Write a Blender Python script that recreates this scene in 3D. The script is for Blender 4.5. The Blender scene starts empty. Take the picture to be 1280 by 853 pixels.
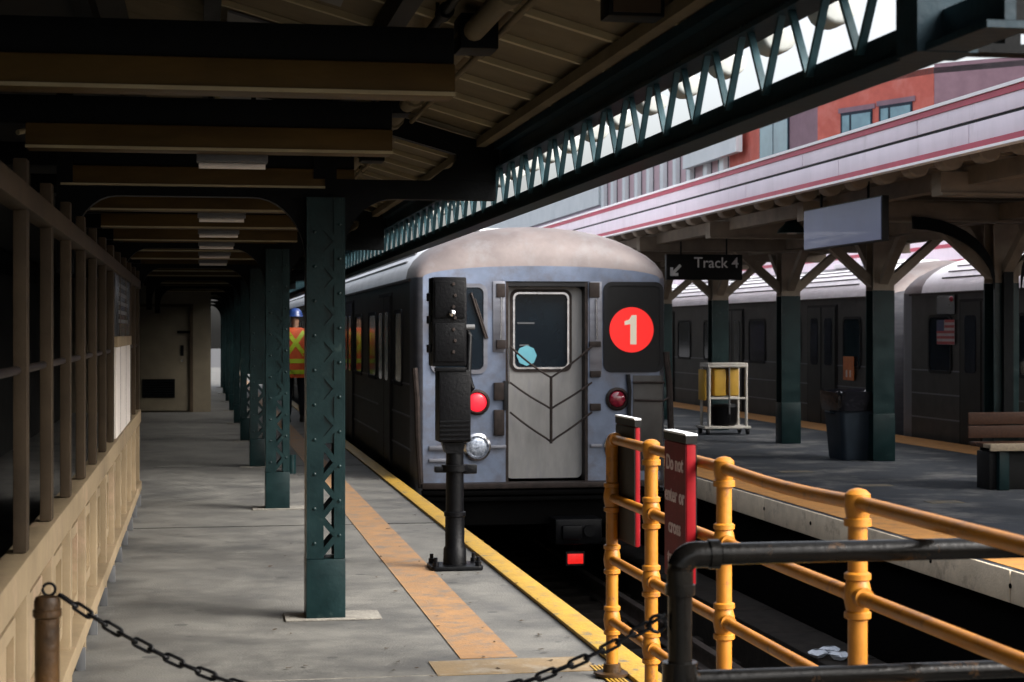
import bpy, bmesh, math, random
from mathutils import Vector, Matrix, Quaternion
R = math.radians
rnd = random.Random(7)
scn = bpy.context.scene
col = scn.collection

# ------------------------------------------------------------------ camera
F = 2200.0                      # focal length in photo pixels (1280 wide)
HZ, VPX = 415.0, 250.0          # horizon row and vanishing column of the tracks
TH = math.atan((640.0 - VPX) / F)
CS, SN = math.cos(TH), math.sin(TH)
EYE = 1.5
cam_d = bpy.data.cameras.new('camera')
cam = bpy.data.objects.new('camera', cam_d)
col.objects.link(cam)
cam.location = (0, 0, EYE)
cam.rotation_euler = (R(90), 0, -TH)
cam_d.sensor_width = 36.0
cam_d.lens = 36.0 * F / 1280.0
cam_d.shift_y = -(426.5 - HZ) / 1280.0
cam_d.clip_start = 0.05
cam_d.clip_end = 3000
cam_d.dof.use_dof = True
cam_d.dof.focus_distance = 9.5
cam_d.dof.aperture_fstop = 7.1
scn.camera = cam

# ------------------------------------------------------------------ sky, sun, exposure
SUNV = Vector((0.66, -0.45, 0.60)).normalized()
EL = math.asin(SUNV.z)
w = bpy.data.worlds.new('World')
scn.world = w
w.use_nodes = True
wn = w.node_tree.nodes
sky = wn.new('ShaderNodeTexSky')
sky.sky_type = 'NISHITA'
sky.sun_disc = False
sky.sun_elevation = EL
sky.sun_rotation = math.atan2(SUNV.x, SUNV.y)
sky.air_density = 1.0
sky.dust_density = 7.0
sky.ozone_density = 1.0
hs = wn.new('ShaderNodeHueSaturation')            # thin overcast: the sky's blue is washed out
hs.inputs['Saturation'].default_value = 0.35
w.node_tree.links.new(sky.outputs[0], hs.inputs['Color'])
w.node_tree.links.new(hs.outputs[0], wn['Background'].inputs[0])
wn['Background'].inputs[1].default_value = 0.135
sun_d = bpy.data.lights.new('sun', 'SUN')
sun_d.energy = 1.0
sun_d.angle = R(35)
sun_d.color = (1.0, 0.96, 0.91)
sun = bpy.data.objects.new('sun', sun_d)
col.objects.link(sun)
sun.location = (20, -20, 30)
sun.rotation_euler = (-SUNV).to_track_quat('-Z', 'Y').to_euler()
scn.view_settings.view_transform = 'Standard'
scn.view_settings.look = 'None'
scn.view_settings.gamma = 1
scn.view_settings.use_curve_mapping = False
scn.view_settings.exposure = 1.9
scn.render.engine = 'CYCLES'
try:
    scn.cycles.max_bounces = 6
    scn.cycles.diffuse_bounces = 3
    scn.cycles.glossy_bounces = 3
except Exception:
    pass

# ------------------------------------------------------------------ pixel -> place
def gnd(px, py, Z=0.0):                     # point of the photo that lies on height Z
    d = (EYE - Z) * F / (py - HZ)
    X = (px - VPX) * CS * d / F
    return X, (d - X * SN) / CS
def onX(px, X):                             # where the column px meets the plane X
    d = F * X / (CS * (px - VPX))
    return (d - X * SN) / CS, d
def onY(px, Y):                             # where the column px meets the plane Y
    t = (px - 640.0) / F
    X = Y * (SN + t * CS) / (CS - t * SN)
    return X, Y * CS + X * SN
def hgt(py, d):
    return EYE + (HZ - py) * d / F

# ------------------------------------------------------------------ materials
MATS = {}
def mat(name, c1, c2=None, scale=6.0, rough=0.6, metal=0.0, bump=0.0, bscale=60.0, c3=None, s3=1.3, t3=(0.5, 0.62),
        stretch=(1, 1, 1), rvar=0.0, detail=6.0, emit=None, spec=0.5, coat=0.0):
    if name in MATS:
        return MATS[name]
    m = bpy.data.materials.new(name)
    m.use_nodes = True
    nt = m.node_tree
    N, L = nt.nodes, nt.links
    if max(c1) < 0.07 and spec == 0.5 and rough > 0.3:
        spec = 0.18          # less sheen on dark finishes, for deeper blacks
    b = N['Principled BSDF']
    b.inputs['Roughness'].default_value = rough
    b.inputs['Metallic'].default_value = metal
    b.inputs['Specular IOR Level'].default_value = spec
    b.inputs['Coat Weight'].default_value = coat
    geo = N.new('ShaderNodeNewGeometry')
    mp = N.new('ShaderNodeMapping')
    mp.inputs['Scale'].default_value = stretch
    L.new(geo.outputs['Position'], mp.inputs['Vector'])
    c2 = c2 or tuple(min(1, v * 0.72) for v in c1)
    n1 = N.new('ShaderNodeTexNoise')
    n1.inputs['Scale'].default_value = scale
    n1.inputs['Detail'].default_value = detail
    n1.inputs['Roughness'].default_value = 0.62
    L.new(mp.outputs[0], n1.inputs['Vector'])
    r1 = N.new('ShaderNodeValToRGB')
    r1.color_ramp.elements[0].position = 0.34
    r1.color_ramp.elements[1].position = 0.66
    r1.color_ramp.elements[0].color = (*c2, 1)
    r1.color_ramp.elements[1].color = (*c1, 1)
    L.new(n1.outputs['Fac'], r1.inputs[0])
    out = r1.outputs[0]
    if c3:
        n3 = N.new('ShaderNodeTexNoise')
        n3.inputs['Scale'].default_value = s3
        n3.inputs['Detail'].default_value = 8
        n3.inputs['Roughness'].default_value = 0.7
        L.new(mp.outputs[0], n3.inputs['Vector'])
        r3 = N.new('ShaderNodeValToRGB')
        r3.color_ramp.elements[0].position = t3[0]
        r3.color_ramp.elements[1].position = t3[1]
        L.new(n3.outputs['Fac'], r3.inputs[0])
        mx = N.new('ShaderNodeMix')
        mx.data_type = 'RGBA'
        L.new(r3.outputs[0], mx.inputs[0])
        L.new(out, mx.inputs[6])
        mx.inputs[7].default_value = (*c3, 1)
        out = mx.outputs[2]
    L.new(out, b.inputs['Base Color'])
    if rvar:
        mr = N.new('ShaderNodeMapRange')
        mr.inputs[1].default_value = 0.3
        mr.inputs[2].default_value = 0.7
        mr.inputs[3].default_value = max(0.05, rough - rvar)
        mr.inputs[4].default_value = min(1, rough + rvar)
        L.new(n1.outputs['Fac'], mr.inputs[0])
        L.new(mr.outputs[0], b.inputs['Roughness'])
    if bump:
        nb = N.new('ShaderNodeTexNoise')
        nb.inputs['Scale'].default_value = bscale
        nb.inputs['Detail'].default_value = 4
        L.new(mp.outputs[0], nb.inputs['Vector'])
        bp = N.new('ShaderNodeBump')
        bp.inputs['Strength'].default_value = bump
        bp.inputs['Distance'].default_value = 0.01
        L.new(nb.outputs['Fac'], bp.inputs['Height'])
        L.new(bp.outputs[0], b.inputs['Normal'])
    if emit:
        b.inputs['Emission Color'].default_value = (*emit[0], 1)
        b.inputs['Emission Strength'].default_value = emit[1]
    MATS[name] = m
    return m

CONC = mat('platform concrete', (0.128, 0.124, 0.11), (0.074, 0.072, 0.066), 3.0, 0.72, bump=0.35, bscale=90, c3=(0.036, 0.036, 0.035), s3=1.4,
           t3=(0.46, 0.72), stretch=(0.9, 0.9, 1), rvar=0.15, detail=10)
def spots(m, scale, size, colr):
    nt = m.node_tree
    b = nt.nodes['Principled BSDF']
    src = b.inputs['Base Color'].links[0].from_socket
    g = nt.nodes.new('ShaderNodeNewGeometry')
    v = nt.nodes.new('ShaderNodeTexVoronoi')
    v.inputs['Scale'].default_value = scale
    nt.links.new(g.outputs['Position'], v.inputs['Vector'])
    wn_ = nt.nodes.new('ShaderNodeTexWhiteNoise')
    nt.links.new(v.outputs['Color'], wn_.inputs['Vector'])
    ml = nt.nodes.new('ShaderNodeMath'); ml.operation = 'MULTIPLY'; ml.inputs[1].default_value = size
    nt.links.new(wn_.outputs['Value'], ml.inputs[0])
    lt = nt.nodes.new('ShaderNodeMath'); lt.operation = 'LESS_THAN'
    nt.links.new(v.outputs['Distance'], lt.inputs[0]); nt.links.new(ml.outputs[0], lt.inputs[1])
    f = nt.nodes.new('ShaderNodeMath'); f.operation = 'MULTIPLY'; f.inputs[1].default_value = 0.7
    nt.links.new(lt.outputs[0], f.inputs[0])
    mx = nt.nodes.new('ShaderNodeMix'); mx.data_type = 'RGBA'
    nt.links.new(f.outputs[0], mx.inputs[0]); nt.links.new(src, mx.inputs[6])
    mx.inputs[7].default_value = (*colr, 1)
    nt.links.new(mx.outputs[2], b.inputs['Base Color'])
spots(CONC, 4.2, 0.17, (0.035, 0.035, 0.033))
CONC2 = mat('dark asphalt topping', (0.045, 0.05, 0.06), (0.026, 0.03, 0.036), 3.5, 0.7, bump=0.3, bscale=80, c3=(0.11, 0.11, 0.11), s3=1.2, rvar=0.12, detail=9)
PATCH = mat('mortar patch', (0.18, 0.17, 0.145), (0.125, 0.115, 0.1), 14, 0.85, bump=0.5, bscale=60)
EDGEC = mat('stained pale edge concrete', (0.66, 0.56, 0.42), (0.5, 0.42, 0.31), 5, 0.8, bump=0.3, c3=(0.25, 0.20, 0.15), s3=4.0, t3=(0.55, 0.72))
ORANGE = mat('worn orange paint', (0.27, 0.145, 0.058), (0.2, 0.112, 0.05), 5, 0.68, bump=0.25, bscale=80, c3=(0.12, 0.10, 0.08), s3=7.0, t3=(0.47, 0.66), rvar=0.1)
ORANGED = mat('raised orange paint with grime', (0.56, 0.26, 0.06), (0.44, 0.2, 0.055), 5, 0.7, bump=0.25, bscale=80, c3=(0.16, 0.11, 0.07), s3=6.0, t3=(0.52, 0.74))  # orange copy lightened against the right canopy's shade, with brown grime patches
TAND = mat('faded tan paint', (0.17, 0.13, 0.075), (0.10, 0.085, 0.06), 9, 0.7, c3=(0.06, 0.06, 0.06), s3=9, t3=(0.45, 0.6))
TAN = mat('worn tan paint', (0.21, 0.145, 0.072), (0.155, 0.112, 0.063), 6, 0.7, bump=0.25, bscale=80, c3=(0.25, 0.22, 0.17), s3=7.0, t3=(0.5, 0.68))
YEDGE = mat('worn yellow edge paint', (0.36, 0.215, 0.016), (0.27, 0.155, 0.016), 8, 0.55, bump=0.5, bscale=50, c3=(0.12, 0.10, 0.06), s3=11.0, t3=(0.55, 0.64))
TEAL = mat('teal gloss paint', (0.0016, 0.0135, 0.0145), (0.001, 0.008, 0.009), 7, 0.38, bump=0.12, bscale=40, c3=(0.03, 0.05, 0.045), s3=8, t3=(0.62, 0.72), rvar=0.1, spec=0.25)
DKSTEEL = mat('near black steel', (0.0025, 0.0032, 0.0038), (0.0015, 0.002, 0.0024), 8, 0.55, bump=0.15, bscale=40, spec=0.08)  # base pulled down to near black to deepen the canopy's shade
TRUSSM = mat('weathered blue green steel', (0.012, 0.03, 0.042), (0.007, 0.018, 0.026), 8, 0.42, bump=0.15, bscale=40, c3=(0.03, 0.022, 0.016), s3=10, t3=(0.62, 0.72))
TRUSSL = mat('glow lightened lattice steel', (0.028, 0.070, 0.085), (0.016, 0.042, 0.053), 9, 0.45, bump=0.15, bscale=40)  # paler than the chords: blue-green glow put into the bars' colour
BLACK = mat('black enamel', (0.0022, 0.0025, 0.003), (0.0012, 0.0012, 0.0018), 9, 0.4, bump=0.2, bscale=60, spec=0.12)
BLACKWORN = mat('worn black pipe paint', (0.004, 0.0036, 0.003), (0.0025, 0.0025, 0.0025), 9, 0.2, bump=0.10, bscale=60, spec=0.13, c3=(0.045, 0.024, 0.011), s3=14, t3=(0.60, 0.72), rvar=0.08)
RUSTY = mat('rusty brown pipe', (0.055, 0.027, 0.008), (0.02, 0.011, 0.005), 10, 0.5, bump=0.3, bscale=60)
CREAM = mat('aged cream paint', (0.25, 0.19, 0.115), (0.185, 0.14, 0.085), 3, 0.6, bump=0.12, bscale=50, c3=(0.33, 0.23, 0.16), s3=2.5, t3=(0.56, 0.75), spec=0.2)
CREAMD = mat('shade darkened cream paint', (0.052, 0.037, 0.023), (0.032, 0.023, 0.015), 4, 0.6, bump=0.1, bscale=50, spec=0.1)  # dark copy of the cream paint: upper partition's shade put into colour
AMBER = mat('amber beam paint', (0.075, 0.046, 0.013), (0.042, 0.025, 0.007), 3, 0.5, bump=0.1, bscale=30, stretch=(0.6, 2, 2), spec=0.1)  # amber tone with streaks along the beam
SOFFIT = mat('dingy tan soffit paint', (0.13, 0.105, 0.065), (0.09, 0.072, 0.045), 2.5, 0.7, bump=0.1, bscale=20, c3=(0.15, 0.12, 0.08), s3=2.2, t3=(0.55, 0.75), spec=0.1)
SOFRIB = mat('pale soffit batten paint', (0.32, 0.27, 0.155), (0.24, 0.195, 0.11), 4, 0.6)
GREYSH = mat('grey sheet metal', (0.09, 0.092, 0.095), (0.06, 0.062, 0.065), 3, 0.55)
TAILM = mat('pale grey green paint', (0.34, 0.36, 0.345), (0.27, 0.285, 0.27), 5, 0.6)
RCREAM = mat('grey cream steel paint', (0.22, 0.18, 0.14), (0.155, 0.127, 0.098), 4, 0.6, bump=0.1, bscale=40, spec=0.15)
STEEL = mat('brushed stainless', (0.19, 0.195, 0.22), (0.14, 0.143, 0.165), 3, 0.40, metal=0.75, bump=0.05, bscale=40, stretch=(1, 1, 5), c3=(0.20, 0.18, 0.18), s3=2.5, t3=(0.58, 0.85), rvar=0.08)
BONNET = mat('front blue grey panel', (0.145, 0.178, 0.25), (0.095, 0.118, 0.168), 3, 0.42, metal=0.35, bump=0.05, bscale=30, c3=(0.085, 0.075, 0.075), s3=2.6, t3=(0.45, 0.72), rvar=0.08)
ROOFCAP = mat('soot browned roof cap', (0.155, 0.128, 0.122), (0.11, 0.09, 0.087), 3.2, 0.55, metal=0.2, bump=0.06, bscale=20, c3=(0.17, 0.165, 0.17), s3=2.2, t3=(0.5, 0.75))
DOORM = mat('dull steel door', (0.245, 0.24, 0.232), (0.19, 0.187, 0.182), 3, 0.5, metal=0.3, bump=0.04, bscale=30, stretch=(3, 3, 0.8), c3=(0.18, 0.18, 0.20), s3=4, t3=(0.55, 0.8))
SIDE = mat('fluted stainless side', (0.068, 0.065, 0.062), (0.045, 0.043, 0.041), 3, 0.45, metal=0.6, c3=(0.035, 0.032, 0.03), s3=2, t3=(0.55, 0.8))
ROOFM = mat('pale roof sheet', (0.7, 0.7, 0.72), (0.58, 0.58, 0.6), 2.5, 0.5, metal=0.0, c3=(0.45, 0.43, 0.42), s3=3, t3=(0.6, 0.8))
DOORDK = mat('dark door leaf steel', (0.022, 0.021, 0.020), (0.013, 0.012, 0.012), 4, 0.4, metal=0.3)
GLASS = mat('dark tinted window glass', (0.012, 0.018, 0.026), (0.008, 0.012, 0.018), 2, 0.08, spec=0.3)
GLASSB = mat('blue grey cab glass', (0.008, 0.014, 0.020), (0.005, 0.008, 0.012), 1.5, 0.08, spec=0.4)
RUBBER = mat('black rubber', (0.010, 0.010, 0.011), None, 8, 0.6)
UNDER = mat('near black matt', (0.0025, 0.0024, 0.0024), (0.0015, 0.0015, 0.0015), 6, 0.9, spec=0.03)  # even near-black base for undersides and gaps
GREASE = mat('dirty brown iron', (0.035, 0.026, 0.023), (0.017, 0.0135, 0.012), 12, 0.55, metal=0.3)
CHROME = mat('scuffed chrome', (0.70, 0.70, 0.72), (0.5, 0.5, 0.52), 12, 0.25, metal=1.0)
REDLIT = mat('lit red lamp', (0.4, 0.015, 0.02), (0.4, 0.015, 0.02), 5, 0.3, emit=((1.0, 0.02, 0.04), 0.34))
REDDIM = mat('dim red lens', (0.22, 0.012, 0.03), (0.12, 0.006, 0.015), 30, 0.15, coat=0.6)
REDTAIL = mat('lit red marker', (0.6, 0.01, 0.01), (0.5, 0.01, 0.01), 40, 0.4, emit=((1.0, 0.02, 0.015), 0.2))
REDDISC = mat('lit red route disc', (0.42, 0.009, 0.008), (0.4, 0.009, 0.008), 5, 0.4, emit=((1.0, 0.012, 0.008), 0.2))
WHITEDISC = mat('lit white numeral', (0.6, 0.53, 0.42), (0.6, 0.53, 0.42), 5, 0.4, emit=((1.0, 0.85, 0.65), 0.06))
CYAN = mat('pale cyan sticker', (0.11, 0.35, 0.42), (0.1, 0.31, 0.38), 6, 0.5)
LENSW = mat('clear headlamp lens', (0.45, 0.50, 0.58), (0.16, 0.18, 0.22), 40, 0.12, metal=0.5, bump=0.5, bscale=90, detail=2)
SAFETY = mat('safety orange yellow paint', (0.4, 0.155, 0.01), (0.29, 0.108, 0.007), 6, 0.42, bump=0.12, bscale=50, c3=(0.16, 0.065, 0.018), s3=18, t3=(0.57, 0.68), rvar=0.08)
SIGNRED = mat('faded red sign face', (0.17, 0.014, 0.02), (0.12, 0.011, 0.016), 12, 0.55, c3=(0.24, 0.06, 0.06), s3=20, t3=(0.58, 0.7), spec=0.15)
SIGNEDGE = mat('bright red sign edge', (0.22, 0.006, 0.01), (0.17, 0.005, 0.008), 12, 0.5, spec=0.1)
SIGNTXT = mat('faded white lettering', (0.75, 0.62, 0.62), (0.5, 0.36, 0.36), 30, 0.6)
SIGNBLK = mat('black sign back', (0.006, 0.006, 0.006), (0.004, 0.004, 0.004), 9, 0.5, spec=0.2)
SIGNCAP = mat('sky whitened sign cap', (0.85, 0.87, 0.9), (0.75, 0.77, 0.8), 9, 0.4)  # whitened: the sky's reflection is put into the cap's colour
WHITETXT = mat('white vinyl lettering', (0.72, 0.72, 0.70), None, 9, 0.5)
BOARD = mat('bluish blank board', (0.06, 0.08, 0.17), (0.05, 0.065, 0.14), 1.6, 0.45, coat=0.1)
FASCIA = mat('lavender white fascia enamel', (0.82, 0.71, 0.8), (0.74, 0.64, 0.72), 2, 0.5, c3=(0.42, 0.34, 0.37), s3=2.5, t3=(0.6, 0.95), stretch=(1, 2.0, 0.5))
FASCRED = mat('crimson fascia stripe', (0.46, 0.04, 0.085), (0.38, 0.034, 0.07), 4, 0.5)
FASCWHT = mat('white drip edge', (0.9, 0.88, 0.9), (0.84, 0.82, 0.84), 4, 0.5)
REDBRICK = mat('far red brick', (0.6, 0.14, 0.105), (0.49, 0.115, 0.085), 2.0, 0.85, bump=0.2, bscale=14, c3=(0.56, 0.20, 0.17), s3=1.0, t3=(0.5, 0.75))
PURBRICK = mat('far purple brown brick', (0.27, 0.165, 0.2), (0.215, 0.13, 0.16), 2.0, 0.85, bump=0.2, bscale=14)
PINKWALL = mat('far pinkish panel wall', (0.58, 0.42, 0.46), (0.52, 0.37, 0.41), 1.0, 0.8)
LAVWALL = mat('far lavender wall', (0.66, 0.55, 0.66), (0.6, 0.5, 0.6), 0.6, 0.8)
FARWHITE = mat('far white cladding', (0.75, 0.78, 0.8), (0.66, 0.7, 0.72), 0.8, 0.7)
FARGLASS = mat('far window glass', (0.16, 0.32, 0.38), (0.08, 0.16, 0.21), 0.5, 0.12, spec=0.8)
FARDARK = mat('far dark window frame', (0.02, 0.03, 0.05), None, 2, 0.5)
BALLAST = mat('oily dark ballast', (0.02, 0.018, 0.016), (0.008, 0.0075, 0.007), 12, 0.9, bump=1.0, bscale=25)
TIEM = mat('creosoted timber', (0.028, 0.023, 0.019), (0.013, 0.011, 0.009), 9, 0.85, bump=0.4, bscale=30)
RAILM = mat('worn rail steel', (0.22, 0.19, 0.17), (0.12, 0.1, 0.09), 10, 0.42, metal=0.8)
LITTERM = mat('crumpled white paper', (0.7, 0.75, 0.82), (0.55, 0.6, 0.68), 20, 0.6)
LEAFM = mat('dry brown leaf', (0.06, 0.035, 0.018), (0.025, 0.016, 0.010), 20, 0.8)
BINM = mat('slate blue plastic', (0.018, 0.026, 0.036), (0.012, 0.018, 0.025), 5, 0.5, bump=0.06)
BAGM = mat('black bin liner', (0.006, 0.006, 0.009), None, 9, 0.22, bump=0.8, bscale=22)
CARTM = mat('off white cart frame', (0.42, 0.4, 0.36), (0.32, 0.305, 0.28), 8, 0.5)
CARTY = mat('yellow cart bag', (0.5, 0.29, 0.025), (0.4, 0.23, 0.02), 4, 0.6, bump=0.4, bscale=12)
WOODM = mat('worn brown bench wood', (0.05, 0.022, 0.012), (0.028, 0.013, 0.008), 5, 0.5, stretch=(8, 1, 8), bump=0.2, bscale=30)
WOODP = mat('pale worn seat wood', (0.26, 0.21, 0.14), (0.18, 0.14, 0.095), 6, 0.6, stretch=(6, 1, 6), bump=0.2)
DARKWALL = mat('near black wall finish', (0.020, 0.020, 0.018), (0.012, 0.012, 0.011), 2, 0.8)  # near-black finish, so the space behind the bars stays dark
ROOMWALL = mat('dull cream room wall', (0.14, 0.115, 0.075), (0.1, 0.083, 0.055), 2, 0.7)
POSTERD = mat('dark glazed notice', (0.05, 0.05, 0.052), (0.02, 0.02, 0.022), 5, 0.25)
PANELW = mat('pale translucent panel', (0.62, 0.57, 0.52), (0.55, 0.50, 0.46), 4, 0.6)
VESTO = mat('fluorescent orange vest', (0.5, 0.07, 0.009), (0.42, 0.055, 0.007), 10, 0.7, bump=0.3)
VESTY = mat('fluorescent lime tape', (0.36, 0.48, 0.012), (0.32, 0.43, 0.012), 10, 0.5)
NAVY = mat('navy work cloth', (0.010, 0.011, 0.018), (0.006, 0.007, 0.011), 10, 0.85, bump=0.3)
HATB = mat('blue helmet shell', (0.015, 0.04, 0.16), None, 6, 0.35)
SKIN = mat('skin', (0.30, 0.17, 0.11), (0.25, 0.14, 0.09), 12, 0.55)
BOOT = mat('boot leather', (0.015, 0.012, 0.010), None, 10, 0.6)
STREET = mat('street asphalt', (0.06, 0.06, 0.062), (0.045, 0.045, 0.047), 1, 0.85)
FLAGW = mat('decal white', (0.42, 0.36, 0.36), None, 8, 0.5)
FLAGR = mat('decal red', (0.36, 0.035, 0.04), None, 8, 0.5)
FLAGB = mat('decal blue', (0.02, 0.03, 0.10), None, 8, 0.5)
AMBERN = mat('orange notice', (0.55, 0.16, 0.03), (0.4, 0.10, 0.02), 9, 0.5)

# ------------------------------------------------------------------ mesh helpers
class MB:
    def __init__(s):
        s.v, s.f = [], []
    def add(s, vs, fs):
        n = len(s.v)
        s.v += [tuple(p) for p in vs]
        s.f += [tuple(i + n for i in q) for q in fs]
        return s
    def box(s, x0, x1, y0, y1, z0, z1):
        return s.add([(x0, y0, z0), (x1, y0, z0), (x1, y1, z0), (x0, y1, z0), (x0, y0, z1), (x1, y0, z1), (x1, y1, z1), (x0, y1, z1)],
                     [(0, 3, 2, 1), (4, 5, 6, 7), (0, 1, 5, 4), (1, 2, 6, 5), (2, 3, 7, 6), (3, 0, 4, 7)])
    def prism(s, poly, axis, a, b):
        n = len(poly)
        def p(u, v, t):
            return {'x': (t, u, v), 'y': (u, t, v), 'z': (u, v, t)}[axis]
        vs = [p(u, v, a) for u, v in poly] + [p(u, v, b) for u, v in poly]
        fs = [tuple(range(n)), tuple(range(2 * n - 1, n - 1, -1))]
        fs += [(i, i + n, (i + 1) % n + n, (i + 1) % n) for i in range(n)]
        return s.add(vs, fs)
    def tube(s, p0, p1, r, n=14, r1=None, caps=True):
        p0, p1 = Vector(p0), Vector(p1)
        r1 = r if r1 is None else r1
        q = (p1 - p0).to_track_quat('Z', 'Y')
        vs = []
        for p, rr in ((p0, r), (p1, r1)):
            for i in range(n):
                a = 2 * math.pi * i / n
                vs.append(p + q @ Vector((rr * math.cos(a), rr * math.sin(a), 0)))
        fs = [(i, (i + 1) % n, (i + 1) % n + n, i + n) for i in range(n)]
        if caps:
            fs += [tuple(range(n - 1, -1, -1)), tuple(range(n, 2 * n))]
        return s.add(vs, fs)
    def path(s, pts, r, n=10, closed=False):
        pts = [Vector(p) for p in pts]
        m = len(pts)
        vs = []
        up = Vector((0.13, 0.2, 0.97))
        for i, p in enumerate(pts):
            a = pts[(i - 1) % m] if closed or i > 0 else p
            b = pts[(i + 1) % m] if closed or i < m - 1 else p
            t = (b - a).normalized()
            x = t.cross(up)
            if x.length < 1e-4:
                x = t.cross(Vector((1, 0, 0)))
            x.normalize()
            y = x.cross(t)
            for k in range(n):
                an = 2 * math.pi * k / n
                vs.append(p + r * (x * math.cos(an) + y * math.sin(an)))
        fs = []
        for i in range(m if closed else m - 1):
            j = (i + 1) % m
            for k in range(n):
                l = (k + 1) % n
                fs.append((i * n + k, i * n + l, j * n + l, j * n + k))
        if not closed:
            fs += [tuple(range(n - 1, -1, -1)), tuple(range((m - 1) * n, m * n))]
        return s.add(vs, fs)
    def lathe(s, prof, c=(0, 0, 0), axis='z', n=20):
        cx, cy, cz = c
        vs = []
        for r, h in prof:
            for k in range(n):
                a = 2 * math.pi * k / n
                u, v = r * math.cos(a), r * math.sin(a)
                vs.append({'z': (cx + u, cy + v, cz + h), 'y': (cx + u, cy + h, cz + v), 'x': (cx + h, cy + u, cz + v)}[axis])
        fs = []
        for i in range(len(prof) - 1):
            for k in range(n):
                l = (k + 1) % n
                fs.append((i * n + k, i * n + l, (i + 1) * n + l, (i + 1) * n + k))
        fs += [tuple(range(n)), tuple(range((len(prof) - 1) * n, len(prof) * n))]
        return s.add(vs, fs)
    def loft(s, rings, closed=True, cap0=False, cap1=False):
        n = len(rings[0])
        vs = [p for r in rings for p in r]
        fs = []
        for i in range(len(rings) - 1):
            for k in range(n if closed else n - 1):
                l = (k + 1) % n
                fs.append((i * n + k, i * n + l, (i + 1) * n + l, (i + 1) * n + k))
        if cap0:
            fs.append(tuple(range(n - 1, -1, -1)))
        if cap1:
            fs.append(tuple(range((len(rings) - 1) * n, len(rings) * n)))
        return s.add(vs, fs)
    def mesh(s, name, m, bevel=0.0, sharp=38, seg=2):
        me = bpy.data.meshes.new(name)
        bm = bmesh.new()
        bv = [bm.verts.new(p) for p in s.v]
        for q in s.f:
            try:
                bm.faces.new([bv[i] for i in q])
            except ValueError:
                pass
        bmesh.ops.recalc_face_normals(bm, faces=bm.faces)
        if bevel:
            es = [e for e in bm.edges if len(e.link_faces) == 2 and e.calc_face_angle(0) > R(50)]
            bmesh.ops.bevel(bm, geom=es, offset=bevel, segments=seg, affect='EDGES', profile=0.6, clamp_overlap=True)
        bm.to_mesh(me)
        bm.free()
        me.materials.append(m)
        me.shade_smooth()
        me.set_sharp_from_angle(angle=R(sharp))
        return me
    def build(s, name, m, parent=None, bevel=0.0, loc=None, sharp=38, seg=2):
        return put(name, s.mesh(name, m, bevel, sharp, seg), parent, loc)

def put(name, me, parent=None, loc=None, rot=None):
    o = bpy.data.objects.new(name, me)
    col.objects.link(o)
    if parent:
        o.parent = parent
    if loc is not None:
        o.location = loc
    if rot is not None:
        o.rotation_euler = rot
    return o
def tag(o, label, cat, group=None):
    o['label'] = label
    o['category'] = cat
    if group:
        o['group'] = group
    return o
def thing(name, label, cat, loc=(0, 0, 0), rz=0.0, group=None):
    o = bpy.data.objects.new(name, None)
    o.empty_display_size = 0.2
    col.objects.link(o)
    o.location = loc
    o.rotation_euler = (0, 0, rz)
    return tag(o, label, cat, group)
def struct(o, kind='structure'):
    o['kind'] = kind
    return o
def copy_tree(o, parent=None):
    c = o.copy()
    col.objects.link(c)
    c.parent = parent
    for ch in list(o.children):
        copy_tree(ch, c)
    return c
def text_mesh(s, size, m, extrude=0.002, offset=0.0, align='CENTER'):
    cu = bpy.data.curves.new('lettering', 'FONT')
    cu.body = s
    cu.size = size
    cu.extrude = extrude
    cu.offset = offset
    cu.align_x = align
    cu.align_y = 'CENTER'
    cu.resolution_u = 4
    o = bpy.data.objects.new('lettering', cu)
    col.objects.link(o)
    dg = bpy.context.evaluated_depsgraph_get()
    me = bpy.data.meshes.new_from_object(o.evaluated_get(dg))
    bpy.data.objects.remove(o)
    me.materials.clear()
    me.materials.append(m)
    return me
def B(x0, x1, y0, y1, z0, z1):
    return MB().box(x0, x1, y0, y1, z0, z1)
def rrect(u0, u1, v0, v1, r, n=5):
    pts = []
    for cx, cy, a0 in ((u1 - r, v1 - r, 0), (u0 + r, v1 - r, 90), (u0 + r, v0 + r, 180), (u1 - r, v0 + r, 270)):
        for i in range(n + 1):
            a = R(a0 + 90 * i / n)
            pts.append((cx + r * math.cos(a), cy + r * math.sin(a)))
    return pts
def ringpoly(outer, inner, axis, a, b):
    m = MB()
    n = len(outer)
    def p(u, v, t):
        return {'x': (t, u, v), 'y': (u, t, v), 'z': (u, v, t)}[axis]
    vs = [p(u, v, a) for u, v in outer] + [p(u, v, a) for u, v in inner] + [p(u, v, b) for u, v in outer] + [p(u, v, b) for u, v in inner]
    fs = []
    for i in range(n):
        j = (i + 1) % n
        fs += [(i, j, n + j, n + i), (2 * n + i, 3 * n + i, 3 * n + j, 2 * n + j), (i, 2 * n + i, 2 * n + j, j), (n + i, n + j, 3 * n + j, 3 * n + i)]
    return m.add(vs, fs)

# ================================================================== THE SETTING
XE = 1.955                       # left platform edge
XR = 5.03                        # right platform, near edge
XR2 = 10.0                       # right platform, far edge
TRK = 3.43                       # centre of the track between
RAILZ = -1.12
# street far below, track bed, platforms
struct(B(-400, 400, -200, 900, -7.3, -7.0).build('ground', STREET))
struct(B(-2.6, 18.0, -8, 75, -1.75, -1.45).build('track_bed', BALLAST))
pl = MB().prism([(-2.6, -8), (2.45, -8), (2.45, 4.4), (XE, 4.4), (XE, 75), (-2.6, 75)], 'z', -0.20, 0.0).build('platform', CONC, bevel=0.012)
struct(pl)
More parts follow.
